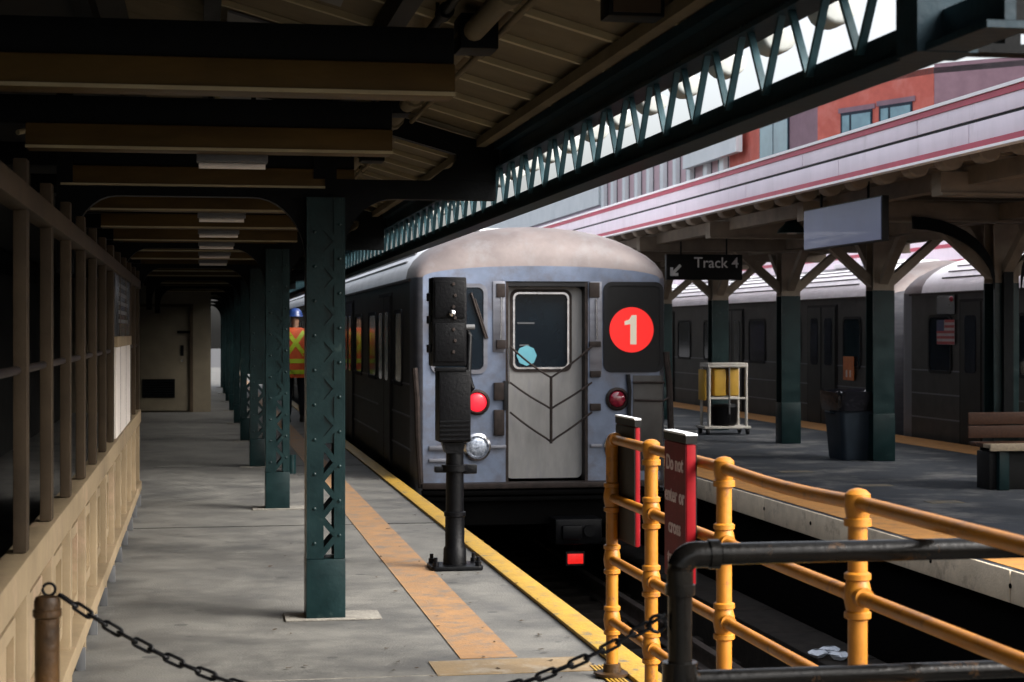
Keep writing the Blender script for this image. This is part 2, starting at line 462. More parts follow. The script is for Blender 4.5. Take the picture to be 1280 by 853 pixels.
# slab joints: shallow dark grooves modelled as thin fillets
for y in (7.62, 13.7, 19.8, 25.9):
    B(-0.5, XE - 0.14, y, y + 0.012, -0.002, 0.0025).build('joint', PATCH if y < 8 else UNDER, pl)
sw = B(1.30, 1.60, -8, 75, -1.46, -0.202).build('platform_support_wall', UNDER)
struct(sw)
B(XE - 0.13, XE + 0.012, 4.42, 75, 0.002, 0.022).build('edge_strip', YEDGE, pl, bevel=0.006)
for i in range(5):
    B(XE - 0.165 - 0.018 * i, XE - 0.155 - 0.018 * i, 4.42, 7.7, 0.002, 0.008).build('tactile_rib', YEDGE, pl)
st = B(1.175, 1.44, 7.98, 75, 0.001, 0.0045).build('painted_stripe', ORANGE, pl)
B(1.02, 1.74, 7.60, 7.93, 0.001, 0.0045).build('painted_stripe', TAN, pl)
# right island platform
pr = B(XR, XR2, -8, 75, -0.19, 0.0).build('platform', CONC2, bevel=0.012)
struct(pr)
for i in range(22):
    y0 = 3.0 + i * 2.44
    e = B(XR - 0.035, XR - 0.002, y0, y0 + 2.425, -0.20, 0.006).build('edge_block', EDGEC, pr, bevel=0.01)
    if i == 0:
        EBM = e.data
for i in range(30):
    y = 4.2 + i * 1.22
    MB().lathe([(0.016, 0), (0.016, -0.006)], (XR - 0.035, y, -0.09), 'x', 8).build('bolt_hole', UNDER, pr)
B(XR + 0.055, 5.58, -8, 75, 0.001, 0.005).build('painted_stripe', ORANGED, pr)
B(9.30, 9.98, -8, 75, 0.001, 0.005).build('painted_stripe', ORANGED, pr)
for px, py, wd in ((993, 590, 0.36), (1092, 607, 0.34), (1180, 628, 0.3)):
    X, Y = gnd(px, py)
    B(X - wd / 2, X + wd / 2, Y - 0.10, Y + 0.10, 0.001, 0.005).build('painted_patch', TAND, pr)
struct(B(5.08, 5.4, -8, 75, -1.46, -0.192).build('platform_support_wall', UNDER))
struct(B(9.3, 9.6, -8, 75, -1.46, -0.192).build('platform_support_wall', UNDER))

# ---- tracks
def track(label, cx, y0, y1):
    t = thing('railway_track', label, 'track', (cx, y0, -1.45))
    L = y1 - y0
    prof = [(-.07, .12), (.07, .12), (.07, .135), (.012, .15), (.012, .25), (.036, .265), (.036, .30), (-.036, .30), (-.036, .265), (-.012, .25), (-.012, .15), (-.07, .135)]
    for sgn in (-1, 1):
        MB().prism([(u + sgn * 0.7525, v) for u, v in prof], 'y', 0, L).build('rail', RAILM, t)
    MB().prism([(u - 1.36, v + .02) for u, v in prof], 'y', 0, L).build('third_rail', RAILM, t)
    B(-1.60, -1.14, 0, L, .40, .43).build('third_rail_cover', TIEM, t, bevel=0.008)
    me = B(-1.25, 1.25, -0.11, 0.11, 0.0, .118).mesh('sleeper', TIEM, 0.01)
    for i in range(int(L / 0.56)):
        put('sleeper', me, t, (rnd.uniform(-.03, .03), .3 + i * .56, 0))
    return t
track('dark rails and sleepers of the empty track in front of the silver train', TRK, 2.0, 40)
track('rails of the track carrying the dark train beyond the right platform', 11.43, 6.0, 45)
for i, (px, py) in enumerate(((1050, 822), (1036, 815), (1022, 819))):
    X, Y = gnd(px, py, -0.94)
    m = MB()
    for k in range(3):
        a = rnd.uniform(0, 6)
        pts = []
        for q in range(7):
            an = a + q * 0.9
            rr = rnd.uniform(.04, .09)
            pts.append((rr * math.cos(an), rr * math.sin(an)))
        m.loft([[(u * .5, v * .5, 0 + .01 * k) for u, v in pts], [(u, v, .02 + rnd.uniform(0, .03)) for u, v in pts], [(u * .6, v * .3, .06) for u, v in pts]], True, True, True)
    o = m.build('paper_scrap', LITTERM, None, loc=(X, Y, -0.958), sharp=20)
    tag(o, ['largest crumpled white paper scrap lying on the cable trough', 'middle crumpled paper scrap on the cable trough', 'smallest crumpled paper scrap on the cable trough, farthest left'][i], 'litter', 'scraps of paper on the track')
tro = thing('cable_trough', 'dark timber cable trough along the foot of the right platform', 'cable trough', (4.80, 3.0, -1.45))
for i in range(26):
    B(-.235, .235, 0, 1.185, .44, .485).build('lid_board', TIEM, tro, .01, loc=(0, i * 1.2, rnd.uniform(-.006, .006)))
B(-.235, -.20, 0, 31.2, .002, .439).build('side_board', TIEM, tro)
B(.20, .235, 0, 31.2, .002, .439).build('side_board', TIEM, tro)
# leaf litter and specks on the platform
m = MB()
for i in range(150):
    px = rnd.uniform(330, 760)
    py = rnd.uniform(640, 850)
    X, Y = gnd(px, py)
    if X > XE - 0.03:
        continue
    if X < 1.4 and rnd.random() < .6:
        continue
    s_ = rnd.uniform(.006, .018)
    a = rnd.uniform(0, 6.3)
    z = .006 if X < XE - .14 else .025
    pts = [(X + s_ * k * math.cos(a + q), Y + s_ * k * math.sin(a + q)) for q, k in ((0, 1.6), (1.2, .6), (2.4, 1), (3.5, 1.3), (4.8, .6))]
    m.add([(u, v, z + rnd.uniform(0, .006)) for u, v in pts], [(0, 1, 2, 3, 4)])
struct(tag(m.build('leaf_litter', LEAFM), 'small dry leaf fragments scattered along the platform edge', 'leaf litter'), 'stuff')

# ================================================================== LEFT PARTITION
XW = -0.55
PY0, PY1 = 2.9, 16.3
part = thing('partition', 'cream timber windscreen partition with vertical bars and panelled base along left side', 'partition', (XW, 0, 0))
ys = [PY0 + 0.93 * i for i in range(15)]
ME = {}
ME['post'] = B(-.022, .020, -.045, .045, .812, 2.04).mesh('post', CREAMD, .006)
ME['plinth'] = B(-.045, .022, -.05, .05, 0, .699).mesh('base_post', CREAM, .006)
ME['mull'] = B(-.012, .0, -.018, .018, .811, 1.879).mesh('mullion', GREASE, .004)
ME['panel'] = B(-.045, -.028, 0.052, .878, .182, .70).mesh('panel', CREAM, 0)
ME['bead'] = ringpoly(rrect(.12, .81, .25, .63, .02, 2), rrect(.17, .76, .30, .58, .015, 2), 'x', -.0275, -.006).mesh('panel_moulding', CREAM)
ME['foot'] = B(-.02, .02, -.015, .015, 0, .10).mesh('foot', GREYSH, .002)
for i, y in enumerate(ys):
    put('post', ME['post'], part, (0, y, 0))
    put('base_post', ME['plinth'], part, (0, y, 0))
    if i < len(ys) - 1:
        put('mullion', ME['mull'], part, (-.03, y + .465, 0))
        put('panel', ME['panel'], part, (0, y, 0))
        put('panel_moulding', ME['bead'], part, (0, y, 0))
        put('foot', ME['foot'], part, (.03, y + .465, 0))
L0, L1 = PY0 - .05, ys[-1] + .05
B(-.05, .034, L0, L1, .70, .81).build('sill_rail', CREAM, part, .008)
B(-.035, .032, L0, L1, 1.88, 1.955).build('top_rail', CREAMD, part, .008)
B(-.05, .040, L0, L1, .10, .18).build('bottom_rail', CREAM, part, .008)
MB().tube((-.01, L0, 1.38), (-.01, L1, 1.38), .014, 10).build('mid_rail', GREASE, part)
# glazed notice and pale panel in the last bays
y0, y1 = 11.6, 13.9
B(-.03, .02, y0, y1, .811, 1.40).build('infill_panel', PANELW, part, .004)
B(-.035, .03, y0, y1, 1.40, 1.47).build('infill_rail', CREAM, part, .006)
B(-.03, .015, y0, y1, 1.47, 1.879).build('notice_pane', POSTERD, part, .004)
for k in range(5):
    B(.016, .019, y0 + .35, y1 - .5 - .12 * (k % 2), 1.56 + .06 * k, 1.585 + .06 * k).build('notice_line', GREYSH, part)
# added wall: blocks the sky so the space behind the bars stays dark
bw = B(-2.52, -2.35, -8, 75, 0.002, 2.46).build('sky_block_wall', DARKWALL)
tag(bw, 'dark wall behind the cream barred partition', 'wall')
# room at the far end with its door
RY = 33.4
room = thing('platform_room', 'cream platform room with louvred grey door closing off the far end', 'room', (0, RY, 0))
B(-2.34, -1.28, 0, 3.0, 0.003, 2.5).build('wall', ROOMWALL, room)
xr0, _ = onY(240, RY)
B(xr0, .20, 0, 3.0, 0.003, 2.5).build('wall', ROOMWALL, room)
B(-1.28, xr0, 0, 3.0, 2.02, 2.5).build('wall', ROOMWALL, room)
B(-1.28, xr0, .10, 3.0, 0.003, 2.02).build('wall', ROOMWALL, room)
B(-1.28, xr0, -.015, .06, 1.97, 2.02).build('door_frame', CREAMD, room)
B(xr0 - .04, xr0 + .02, -.015, .06, 0.003, 2.02).build('door_frame', CREAMD, room)
dr = B(-1.26, xr0 - .05, .03, .07, .03, 1.96).build('door', ROOMWALL, room, .004)
lou = B(-1.06, -.46, .018, .03, .27, .62).build('louvre', DKSTEEL, dr)
for k in range(7):
    MB().prism([(.0, .0), (.02, .012), (.02, .02), (0, .008)], 'x', -1.05, -.47).build('slat', DKSTEEL, dr, loc=(0, .0, .29 + .045 * k))
MB().tube((-.33, .0, .96), (-.33, -.06, .96), .02, 8).build('handle', CHROME, dr)
B(-.36, -.30, .015, .03, 1.05, 1.25).build('lock_plate', DKSTEEL, dr)
B(-.42, -.16, -.008, -.001, 1.47, 1.52).build('number_plate', DKSTEEL, room)

# ================================================================== LEFT CANOPY
can = thing('platform_canopy', 'dark left platform canopy with ribbed tan soffit, cross beams and lattice edge truss', 'canopy')
XT = 1.60
SL = .28
def rz(x):                                   # underside of the soffit
    return 2.52 + SL * (XT - x) if x > -.35 else 2.52 + SL * (XT + .35) - SL * (-.35 - x)
CY0, CY1, PIT = 0.3, 50.2, .53  # roof carried back unseen towards the camera to darken the canopy
nb = int((CY1 - CY0) / PIT)
t_ = .03
pm = MB().add([(XT + .06, 0, rz(XT + .06)), (-.35, 0, rz(-.35)), (-.35, PIT - .006, rz(-.35)), (XT + .06, PIT - .006, rz(XT + .06)),
               (XT + .06, 0, rz(XT + .06) + t_), (-.35, 0, rz(-.35) + t_), (-.35, PIT - .006, rz(-.35) + t_), (XT + .06, PIT - .006, rz(XT + .06) + t_)],
              [(0, 3, 2, 1), (4, 5, 6, 7), (0, 1, 5, 4), (1, 2, 6, 5), (2, 3, 7, 6), (3, 0, 4, 7)]).mesh('soffit_panel', SOFFIT)
rm = MB().add([(XT - .02, -.017, rz(XT) - .022), (.02, -.017, rz(.02) - .028), (.02, .017, rz(.02) - .028), (XT - .02, .017, rz(XT) - .022),
               (XT - .02, -.017, rz(XT - .02) - .001), (.02, -.017, rz(.02) - .001), (.02, .017, rz(.02) - .001), (XT - .02, .017, rz(XT - .02) - .001)],
              [(0, 3, 2, 1), (4, 5, 6, 7), (0, 1, 5, 4), (1, 2, 6, 5), (2, 3, 7, 6), (3, 0, 4, 7)]).mesh('soffit_batten', SOFRIB)
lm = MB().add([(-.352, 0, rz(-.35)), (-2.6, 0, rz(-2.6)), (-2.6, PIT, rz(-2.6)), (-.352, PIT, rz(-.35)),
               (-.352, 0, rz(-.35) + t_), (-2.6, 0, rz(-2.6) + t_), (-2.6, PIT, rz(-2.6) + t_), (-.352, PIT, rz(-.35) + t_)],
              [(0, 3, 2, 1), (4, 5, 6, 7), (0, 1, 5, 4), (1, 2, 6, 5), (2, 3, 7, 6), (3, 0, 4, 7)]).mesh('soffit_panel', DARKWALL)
for i in range(nb):
    y = CY0 + i * PIT
    put('soffit_panel', pm, can, (0, y, 0))
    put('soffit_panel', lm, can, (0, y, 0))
    if y > 2:
        put('soffit_batten', rm, can, (0, y, 0))
MB().add([(XT + .10, CY0, rz(XT + .10) + .06), (-.35, CY0, rz(-.35) + .06), (-2.75, CY0, rz(-2.75) + .06),
          (XT + .10, CY1, rz(XT + .10) + .06), (-.35, CY1, rz(-.35) + .06), (-2.75, CY1, rz(-2.75) + .06),
          (XT + .10, CY0, rz(XT + .10) + .1), (-.35, CY0, rz(-.35) + .1), (-2.75, CY0, rz(-2.75) + .1),
          (XT + .10, CY1, rz(XT + .10) + .1), (-.35, CY1, rz(-.35) + .1), (-2.75, CY1, rz(-2.75) + .1)],
         [(0, 3, 4, 1), (1, 4, 5, 2), (6, 7, 10, 9), (7, 8, 11, 10), (0, 6, 9, 3), (2, 5, 11, 8), (0, 1, 7, 6), (1, 2, 8, 7), (3, 9, 10, 4), (4, 10, 11, 5)]).build('roof_covering', DKSTEEL, can)
B(-2.6, -2.3, CY0, CY1, 2.2, 2.46).build('wall_plate', DKSTEEL, can)
# purlins under the soffit
for x, w_, h_, m_ in ((1.47, .05, .045, SOFFIT), (.72, .07, .10, DKSTEEL), (.05, .07, .10, DKSTEEL), (-.5, .07, .1, DKSTEEL)):
    MB().box(x - w_ / 2, x + w_ / 2, 2.2, CY1, rz(x) - h_ - .03, rz(x) - .03).build('purlin', m_, can)
# grey sheets let into the ridge
gs = B(-.22, .22, 0, 1.0, 0, .012).mesh('ridge_sheet', GREYSH)
for k in range(8):
    put('ridge_sheet', gs, can, (.33, 5.9 + k * 1.85, rz(.33) - .045), (0, math.atan(SL), 0))
# cross beams: dark steel with an amber board on the lower half
ym = [5.62 + 1.85 * k for k in range(-1, 20)]
bm_ = B(-1.02, .80, -.05, .05, 2.355, 2.47).mesh('cross_beam', DKSTEEL, .004)
am = B(-.70, .80, -.075, .075, 2.25, 2.353).mesh('beam_board', AMBER, .006)
lipm = B(-.70, .80, -.082, -.0765, 2.25, 2.262).mesh('board_lip', SOFRIB)
dg1 = MB().tube((-.9, 0, 2.50), (-.2, .9, 2.78), .014, 8).mesh('tie_rod', SOFRIB)
for k, y in enumerate(ym):
    b_ = put('cross_beam', bm_, can, (0, y, 0))
    put('beam_board', am, b_, (0, 0, 0))
    put('board_lip', lipm, b_, (0, 0, 0))
    if k in (0, 1, 3):
        put('tie_rod', dg1, can, (0, y - .2, 0))
# lattice edge truss
tr = B(XT - .05, XT + .05, 3.3, CY1, 2.11, 2.125).build('edge_truss', TRUSSM, can)
B(XT - .012, XT + .012, 3.3, CY1, 2.126, 2.20).build('bottom_chord', TRUSSM, tr)
B(XT - .05, XT + .05, 3.3, CY1, 2.37, 2.385).build('top_chord', TRUSSM, tr)
B(XT - .012, XT + .012, 3.3, CY1, 2.386, 2.50).build('top_chord', TRUSSM, tr)
B(XT - .06, XT - .014, 3.3, CY1, 2.47, 2.505).build('top_chord', TRUSSM, tr)
PN = .36
def bar(dy):
    m = MB()
    h0, h1 = 2.17, 2.40
    m.add([(XT - .034, -.008, h0), (XT - .014, -.008, h0), (XT - .014, .008, h0), (XT - .034, .008, h0),
           (XT - .034, dy - .008, h1), (XT - .014, dy - .008, h1), (XT - .014, dy + .008, h1), (XT - .034, dy + .008, h1)],
          [(0, 3, 2, 1), (4, 5, 6, 7), (0, 1, 5, 4), (1, 2, 6, 5), (2, 3, 7, 6), (3, 0, 4, 7)])
    return m.mesh('lattice_bar', TRUSSL)
ba, bb = bar(PN / 2 - .02), bar(-PN / 2 + .02)
FRM = [9.28, 15.05, 19.75, 24.45, 29.15, 33.85, 38.55, 43.25, 47.95]      # frames (columns)
n = int((CY1 - 3.6) / PN)
for i in range(n):
    y = 3.70 + i * PN
    put('lattice_bar', ba, tr, (0, y, 0))
    put('lattice_bar', bb, tr, (.0005, y, 0))
# near end of the truss: solid end panel with round holes of a lattice stub
B(XT - .07, XT + .07, 3.60, 3.72, 2.108, 2.51).build('end_post', TRUSSM, tr)
B(XT + .071, XT + .50, 3.63, 3.70, 2.17, 2.50).build('end_bracket', DKSTEEL, tr)
B(XT + .071, XT + .50, 3.63, 3.70, 2.115, 2.135).build('end_bracket', DKSTEEL, tr)
for k in range(6):
    B(XT + .075 + .075 * k, XT + .105 + .082 * k, 3.635, 3.695, 2.1355, 2.1695).build('bracket_bar', DKSTEEL, tr)
# rafter tails outside the truss
tail = MB().prism([(XT + .03, 2.545), (XT + .30, 2.47)] + [(XT + .24 + .06 * math.cos(R(a)), 2.455 + .055 * math.sin(R(a))) for a in range(0, -181, -20)] + [(XT + .10, 2.48), (XT + .03, 2.50)], 'y', -.06, .06).mesh('rafter_tail', TAILM, .02, seg=3)
for i in range(84):
    y = 3.9 + i * PIT
    put('rafter_tail', tail, can, (0, y, 0))
# pipes and conduits below the soffit
def pipe_run(name, x, dz, r, m_, step, rc):
    z = rz(x) - dz
    p_ = MB().tube((x, 2.6, z), (x, 46, z), r, 12).build(name, m_, can)
    cl = MB().tube((x, -.05, z), (x, .05, z), rc, 12).mesh('pipe_collar', m_)
    hg = B(x - .006, x + .006, -.012, .012, z, rz(x)).mesh('pipe_hanger', DKSTEEL)
    y = 3.0
    while y < 30:
        put('pipe_collar', cl, p_, (0, y, 0))
        put('pipe_hanger', hg, p_, (0, y + .2, 0))
        y += step
pipe_run('insulated_pipe', .98, .10, .040, SOFFIT, .86, .052)
pipe_run('conduit', .87, .07, .018, DKSTEEL, 1.1, .03)
pipe_run('conduit', 1.10, .05, .013, SOFFIT, 1.3, .022)
for x, y in ((1.0, 6.4), (.93, 8.5), (1.02, 10.6), (.95, 12.7)):
    b_ = B(x - .07, x + .07, y - .09, y + .09, rz(x) - .16, rz(x) - .03).build('junction_box', DKSTEEL, can, .008)
# fluorescent fixtures (unlit) under the boards
k0 = 0
for k, y in enumerate(ym[1:9]):
    if k in (0, 2):
        continue
    f = thing('light_fixture', '', 'light fixture', (.135, y + .13, 2.20), group='unlit strip lights under the canopy beams')
    f['label'] = 'unlit grey strip light fixed below the ' + ['frontmost', 'second', 'third', 'fourth', 'fifth', 'sixth', 'seventh', 'eighth'][k] + ' canopy cross beam'
    B(-.15, .15, -.05, .05, .02, .055).build('housing', GREYSH, f, .006)
    MB().tube((-.14, 0, .008), (.14, 0, .008), .014, 10).build('tube', PANELW, f)
    B(-.10, -.08, -.02, .02, .055, .30).build('hanger', DKSTEEL, f)
    B(.08, .10, -.02, .02, .055, .30).build('hanger', DKSTEEL, f)
# speaker box under the soffit
sp = thing('loudspeaker', 'small dark loudspeaker box hung from the tan ribbed soffit', 'loudspeaker', (1.33, 5.35, rz(1.33) - .12))
B(-.09, .09, -.06, .06, 0, .085).build('cabinet', DKSTEEL, sp, .008)
B(-.02, .02, -.02, .02, .085, .118).build('bracket', DKSTEEL, sp)
B(-.075, .075, -.064, -.0605, .012, .072).build('grille', CREAMD, sp)

# ------------------------------------------------------------------ left columns, one prototype copied
def arc(cx, cz, r, a0, a1, n=10, rz_=None):
    return [(cx + r * math.cos(R(a0 + (a1 - a0) * i / n)), cz + (rz_ or r) * math.sin(R(a0 + (a1 - a0) * i / n))) for i in range(n + 1)]
XC = .645
def make_column():
    t = thing('support_column', 'x', 'column', (XC, FRM[0], 0), group='teal columns carrying the left canopy')
    B(-.10, -.088, -.10, .10, .32, 2.2).build('flange', TEAL, t)
    B(.088, .10, -.10, .10, .32, 2.2).build('flange', TEAL, t)
    B(-.0875, -.012, -.10, -.088, .32, 2.2).build('web_plate', TEAL, t)
    B(-.0875, -.012, .088, .10, .32, 2.2).build('web_plate', TEAL, t)
    B(.042, .0875, -.10, -.088, .32, 2.2).build('web_plate', TEAL, t)
    B(.042, .0875, .088, .10, .32, 2.2).build('web_plate', TEAL, t)
    B(-.102, .102, -.102, .102, 0.0, .318).build('base_casing', TEAL, t, .006)
    B(-.21, .29, -.13, .13, 0.001, .012).build('base_pad', PATCH, t, .005)
    z = .33
    k = 0
    def lace(xa, xb):
        return MB().add([(xa, -.0995, 0), (xa, -.0995, .045), (xb, -.0995, .115), (xb, -.0995, .07), (xa, -.0905, 0), (xa, -.0905, .045), (xb, -.0905, .115), (xb, -.0905, .07)],
                        [(0, 1, 2, 3), (4, 7, 6, 5), (0, 4, 5, 1), (1, 5, 6, 2), (2, 6, 7, 3), (3, 7, 4, 0)]).mesh('lacing_bar', TEAL)
    m0, m1 = lace(-.014, .044), lace(.044, -.014)
    while z < 2.05:
        put('lacing_bar', m0 if k % 2 == 0 else m1, t, (0, 0, z))
        put('lacing_bar', m0 if k % 2 == 0 else m1, t, (0, .190, z))
        z += .096
        k += 1
    B(-.0115, .0415, -.090, -.084, .92, 2.2).build('hole_blind', TEAL, t)  # added blind: shuts the upper lacing holes where only dark lay behind
    rv = MB().lathe([(.010, 0), (.009, -.004), (.004, -.007)], (0, 0, 0), 'y', 8).mesh('rivet', TEAL)
    for i in range(10):
        put('rivet', rv, t, (-.06, -.10, .40 + i * .18))
        put('rivet', rv, t, (.07, -.10, .44 + i * .18))
    # arched transverse frame: left half to the partition, right half to the truss
    u = lambda x: x - XC
    lp = [(u(-.72), 1.95)] + [(u(-.62), 1.95)] + arc(u(-.34), 1.96, .28, 180, 90, 8, .24)[1:] + arc(u(.28), 1.90, .27, 90, 0, 8, .30) + [(.105 - .205 + .0, 1.9)]
    lp = [(u(-.72), 1.80), (u(-.64), 1.80)] + arc(u(-.42), 1.92, .22, 180, 90, 8, .28) + arc(u(.27), 1.86, .275, 90, 0, 10, .34) + [(.0, 1.86), (.0, 2.246), (u(-.72), 2.246)]
    MB().prism(lp, 'y', -.045, .045).build('arched_bracket', DKSTEEL, t)
    rp = [(.0, 1.86), (.10, 1.86)] + arc(.36, 1.90, .26, 180, 90, 10, .30) + [(u(XT - .05), 2.20), (u(XT - .05), 2.30), (.0, 2.30)]
    MB().prism(rp, 'y', -.043, .043).build('arched_bracket', DKSTEEL, t)
    gp = [(u(XT - .05), 2.302), (u(XT - .05), 2.50), (u(1.17), 2.50 + SL * (XT - 1.17) - .06)] + arc(u(1.27), 2.43, .07, 60, -90, 8)[0:] + [(u(1.20), 2.302)]
    MB().prism(gp, 'y', -.04, .04).build('gusset_plate', DKSTEEL, t)
    MB().prism([(u(XT - .03), rz(XT) - .035), (u(XT - .03), rz(XT) - .14), (u(-.30), rz(-.30) - .16), (u(-.30), rz(-.30) - .04)], 'y', -.038, .038).build('rafter', DKSTEEL, t)
    MB().prism([(u(-.72), 2.25), (u(-.64), 2.25), (u(-.64), rz(-.64) - .05), (u(-.72), rz(-.72) - .05)], 'y', -.04, .04).build('wall_post', DKSTEEL, t)
    MB().prism([(-.06, 2.30), (.06, 2.30), (.06, rz(XC + .06) - .14), (-.06, rz(XC - .06) - .14)], 'y', -.04, .04).build('king_post', DKSTEEL, t)
    return t
c0 = make_column()
cl_ = ['nearest teal lattice column with triangular holes, standing on a pale mortar pad', 'second teal column along the platform, with a small hose valve',
       'third dark teal column along the platform behind the worker side', 'fourth column of the left platform row, in shadow', 'fifth column of the left platform row, in shadow',
       'sixth column of the left platform row, near the room door', 'seventh column of the left platform row, deep in shadow', 'eighth column of the left platform row, tiny and dark',
       'last column of the left platform row, farthest away']
for i, y in enumerate(FRM):
    c = c0 if i == 0 else copy_tree(c0)
    c.location = (XC, y, 0)
    c['label'] = cl_[i]
    if i == 1:
        MB().tube((.12, -.06, .30), (.12, -.06, .46), .035, 10).build('hose_valve', TEAL, c)
# end frame near the camera end (no column below it)
# ================================================================== RIGHT CANOPY
rc = thing('island_canopy', 'right platform canopy with pinkish panelled fascia and crimson stripes', 'canopy', (0, 0, 0))
XF = 5.30
FY0, FY1, FP = 9.0, 60.0, 2.55
lowp = B(XF - .012, XF + .02, .006, FP - .006, 2.815, 2.950).mesh('fascia_panel', FASCIA, .003)
upp = B(XF - .012, XF + .02, .006, FP - .006, 2.972, 3.085).mesh('fascia_panel', FASCIA, .003)
for i in range(int((FY1 - FY0) / FP)):
    put('fascia_panel', lowp, rc, (0, FY0 + i * FP, 0))
    put('fascia_panel', upp, rc, (0, FY0 + i * FP + .9, 0))
FE = FY0 + int((FY1 - FY0) / FP) * FP
B(XF + .0, XF + .03, FY0, FE, 2.951, 2.971).build('fascia_groove', RUBBER, rc)
B(XF - .02, XF + .03, FY0, FE, 2.772, 2.814).build('fascia_stripe', FASCRED, rc)
B(XF - .03, XF + .05, FY0, FE, 2.752, 2.771).build('drip_edge', FASCWHT, rc)
B(XF - .022, XF + .03, FY0, FE, 3.086, 3.130).build('fascia_stripe', FASCRED, rc)
B(XF - .035, XF + .06, FY0, FE, 3.131, 3.155).build('drip_edge', FASCWHT, rc)
B(XF + .04, 9.75, FY0, FE, 3.10, 3.13).build('roof_covering', GREYSH, rc)
B(XF + .06, 9.75, FY0, FE, 2.90, 2.93).build('soffit', RCREAM, rc)
B(9.72, 9.76, FY0, FE, 2.76, 3.15).build('fascia', FASCIA, rc)
rt = MB().prism([(XF + .06, 2.90), (XF + .06, 2.80)] + [(XF + .17 + .085 * math.cos(R(a)), 2.765 + .07 * math.sin(R(a))) for a in range(180, 361, 20)] + [(XF + .5, 2.80), (XF + .7, 2.90)], 'y', -.085, .085).mesh('rafter_tail', RCREAM, .035, seg=3)
rj = B(XF + .5, 9.6, -.04, .04, 2.82, 2.90).mesh('rafter', RCREAM)
y = FY0 + .2
while y < 48:
    put('rafter_tail', rt, rc, (0, y, 0))
    put('rafter', rj, rc, (0, y, 0))
    y += .62
B(5.95, 6.07, FY0, FE, 2.66, 2.80).build('purlin', RCREAM, rc)
B(9.1, 9.22, FY0, FE, 2.66, 2.80).build('purlin', RCREAM, rc)
XCR = 7.80
RCY = [13.09, 16.29, 19.44, 22.69, 25.94, 29.2, 32.4, 35.6]
def make_rcol():
    t = thing('island_column', 'x', 'column', (XCR, RCY[2], 0), group='two colour columns carrying the right canopy')
    prof = [(-.13, -.12), (.13, -.12), (.13, -.10), (.015, -.09), (.015, .09), (.13, .10), (.13, .12), (-.13, .12), (-.13, .10), (-.015, .09), (-.015, -.09), (-.13, -.10)]
    MB().prism(prof, 'z', 0.002, 1.98).build('lower_shaft', TEAL, t)
    MB().prism([(a * .98, b * .98) for a, b in prof], 'z', 1.981, 2.56).build('upper_shaft', RCREAM, t)
    B(-.135, .135, -.13, .13, 0.001, .55).build('base_casing', TEAL, t, .006)
    for s in (-1, 1):
        MB().prism([(s * .13, 2.02), (s * .13, 2.16), (s * .62, 2.57), (s * .76, 2.57)], 'y', -.06, .06).build('brace', RCREAM, t)
        MB().prism([(s * .122, 2.05), (s * .122, 2.17), (s * .60, 2.57), (s * .72, 2.57)], 'x', -.05, .05).build('brace', RCREAM, t)
    B(5.72 - XCR, 9.5 - XCR, -.09, .09, 2.571, 2.76).build('cross_beam', RCREAM, t, .004)
    B(5.72 - XCR, 9.5 - XCR, -.12, -.095, 2.571, 2.592).build('beam_flange', RCREAM, t)
    B(-.07, .07, -1.52, -.1, 2.60, 2.75).build('edge_beam', RCREAM, t)
    B(-.07, .07, .1, 1.52, 2.60, 2.75).build('edge_beam', RCREAM, t)
    return t
r0 = make_rcol()
rl = ['right platform column nearest the camera, its cream cross beam showing above the bench', 'right platform column with dark curved arms, beside the wooden bench',
      'right platform column standing against the dark bin', 'right platform column between the bin and the cart', 'right platform column just behind the white cart',
      'right platform column half hidden behind the silver train', 'right platform column far behind the silver train', 'farthest right platform column behind the silver train']
for i, y in enumerate(RCY):
    c = r0 if i == 0 else copy_tree(r0)
    c.location = (XCR, y, 0)
    c['label'] = rl[i]
    if i == 1:
        for s in (-1, 1):
            pts = [(s * (.14 + .85 * (1 - math.cos(R(a)))), 1.98 + .58 * math.sin(R(a))) for a in range(0, 91, 10)]
            m = MB()
            rings = [[(p_[0] - s * .0, -.16, p_[1] - .06), (p_[0], -.13, p_[1] - .06), (p_[0], -.13, p_[1] + .06), (p_[0], -.16, p_[1] + .06)] for p_ in pts]
            m.loft(rings, True, True, True).build('curved_arm', DKSTEEL, c)
        B(-.05, .05, -.165, -.125, .6, 2.1).build('cover_strip', DKSTEEL, c)
# far canopy beyond the right train
fc = thing('far_canopy', 'pale canopy edge with red stripe beyond the right hand train', 'canopy', (0, 0, 0))
B(13.6, 13.66, 8, 60, 2.72, 3.30).build('fascia', FASCIA, fc)
B(13.585, 13.599, 8, 60, 2.74, 2.82).build('fascia_stripe', FASCRED, fc)
B(13.585, 13.599, 8, 60, 3.05, 3.12).build('fascia_stripe', FASCRED, fc)
B(13.6, 17.5, 8, 60, 3.301, 3.34).build('roof_covering', GREYSH, fc)
for k in range(8):
    MB().tube((15.2, 10 + k * 6, -1.45), (15.2, 10 + k * 6, 3.3), .11, 10).build('post', TEAL, fc)
struct(B(13.3, 17.9, -8, 75, -0.19, 0.0).build('platform', CONC2))
B(17.6, 17.7, -8, 75, 0.002, 2.4).build('windscreen_wall', DARKWALL)
tag(bpy.data.objects['windscreen_wall'], 'dark windscreen wall on the platform beyond the right train', 'wall')

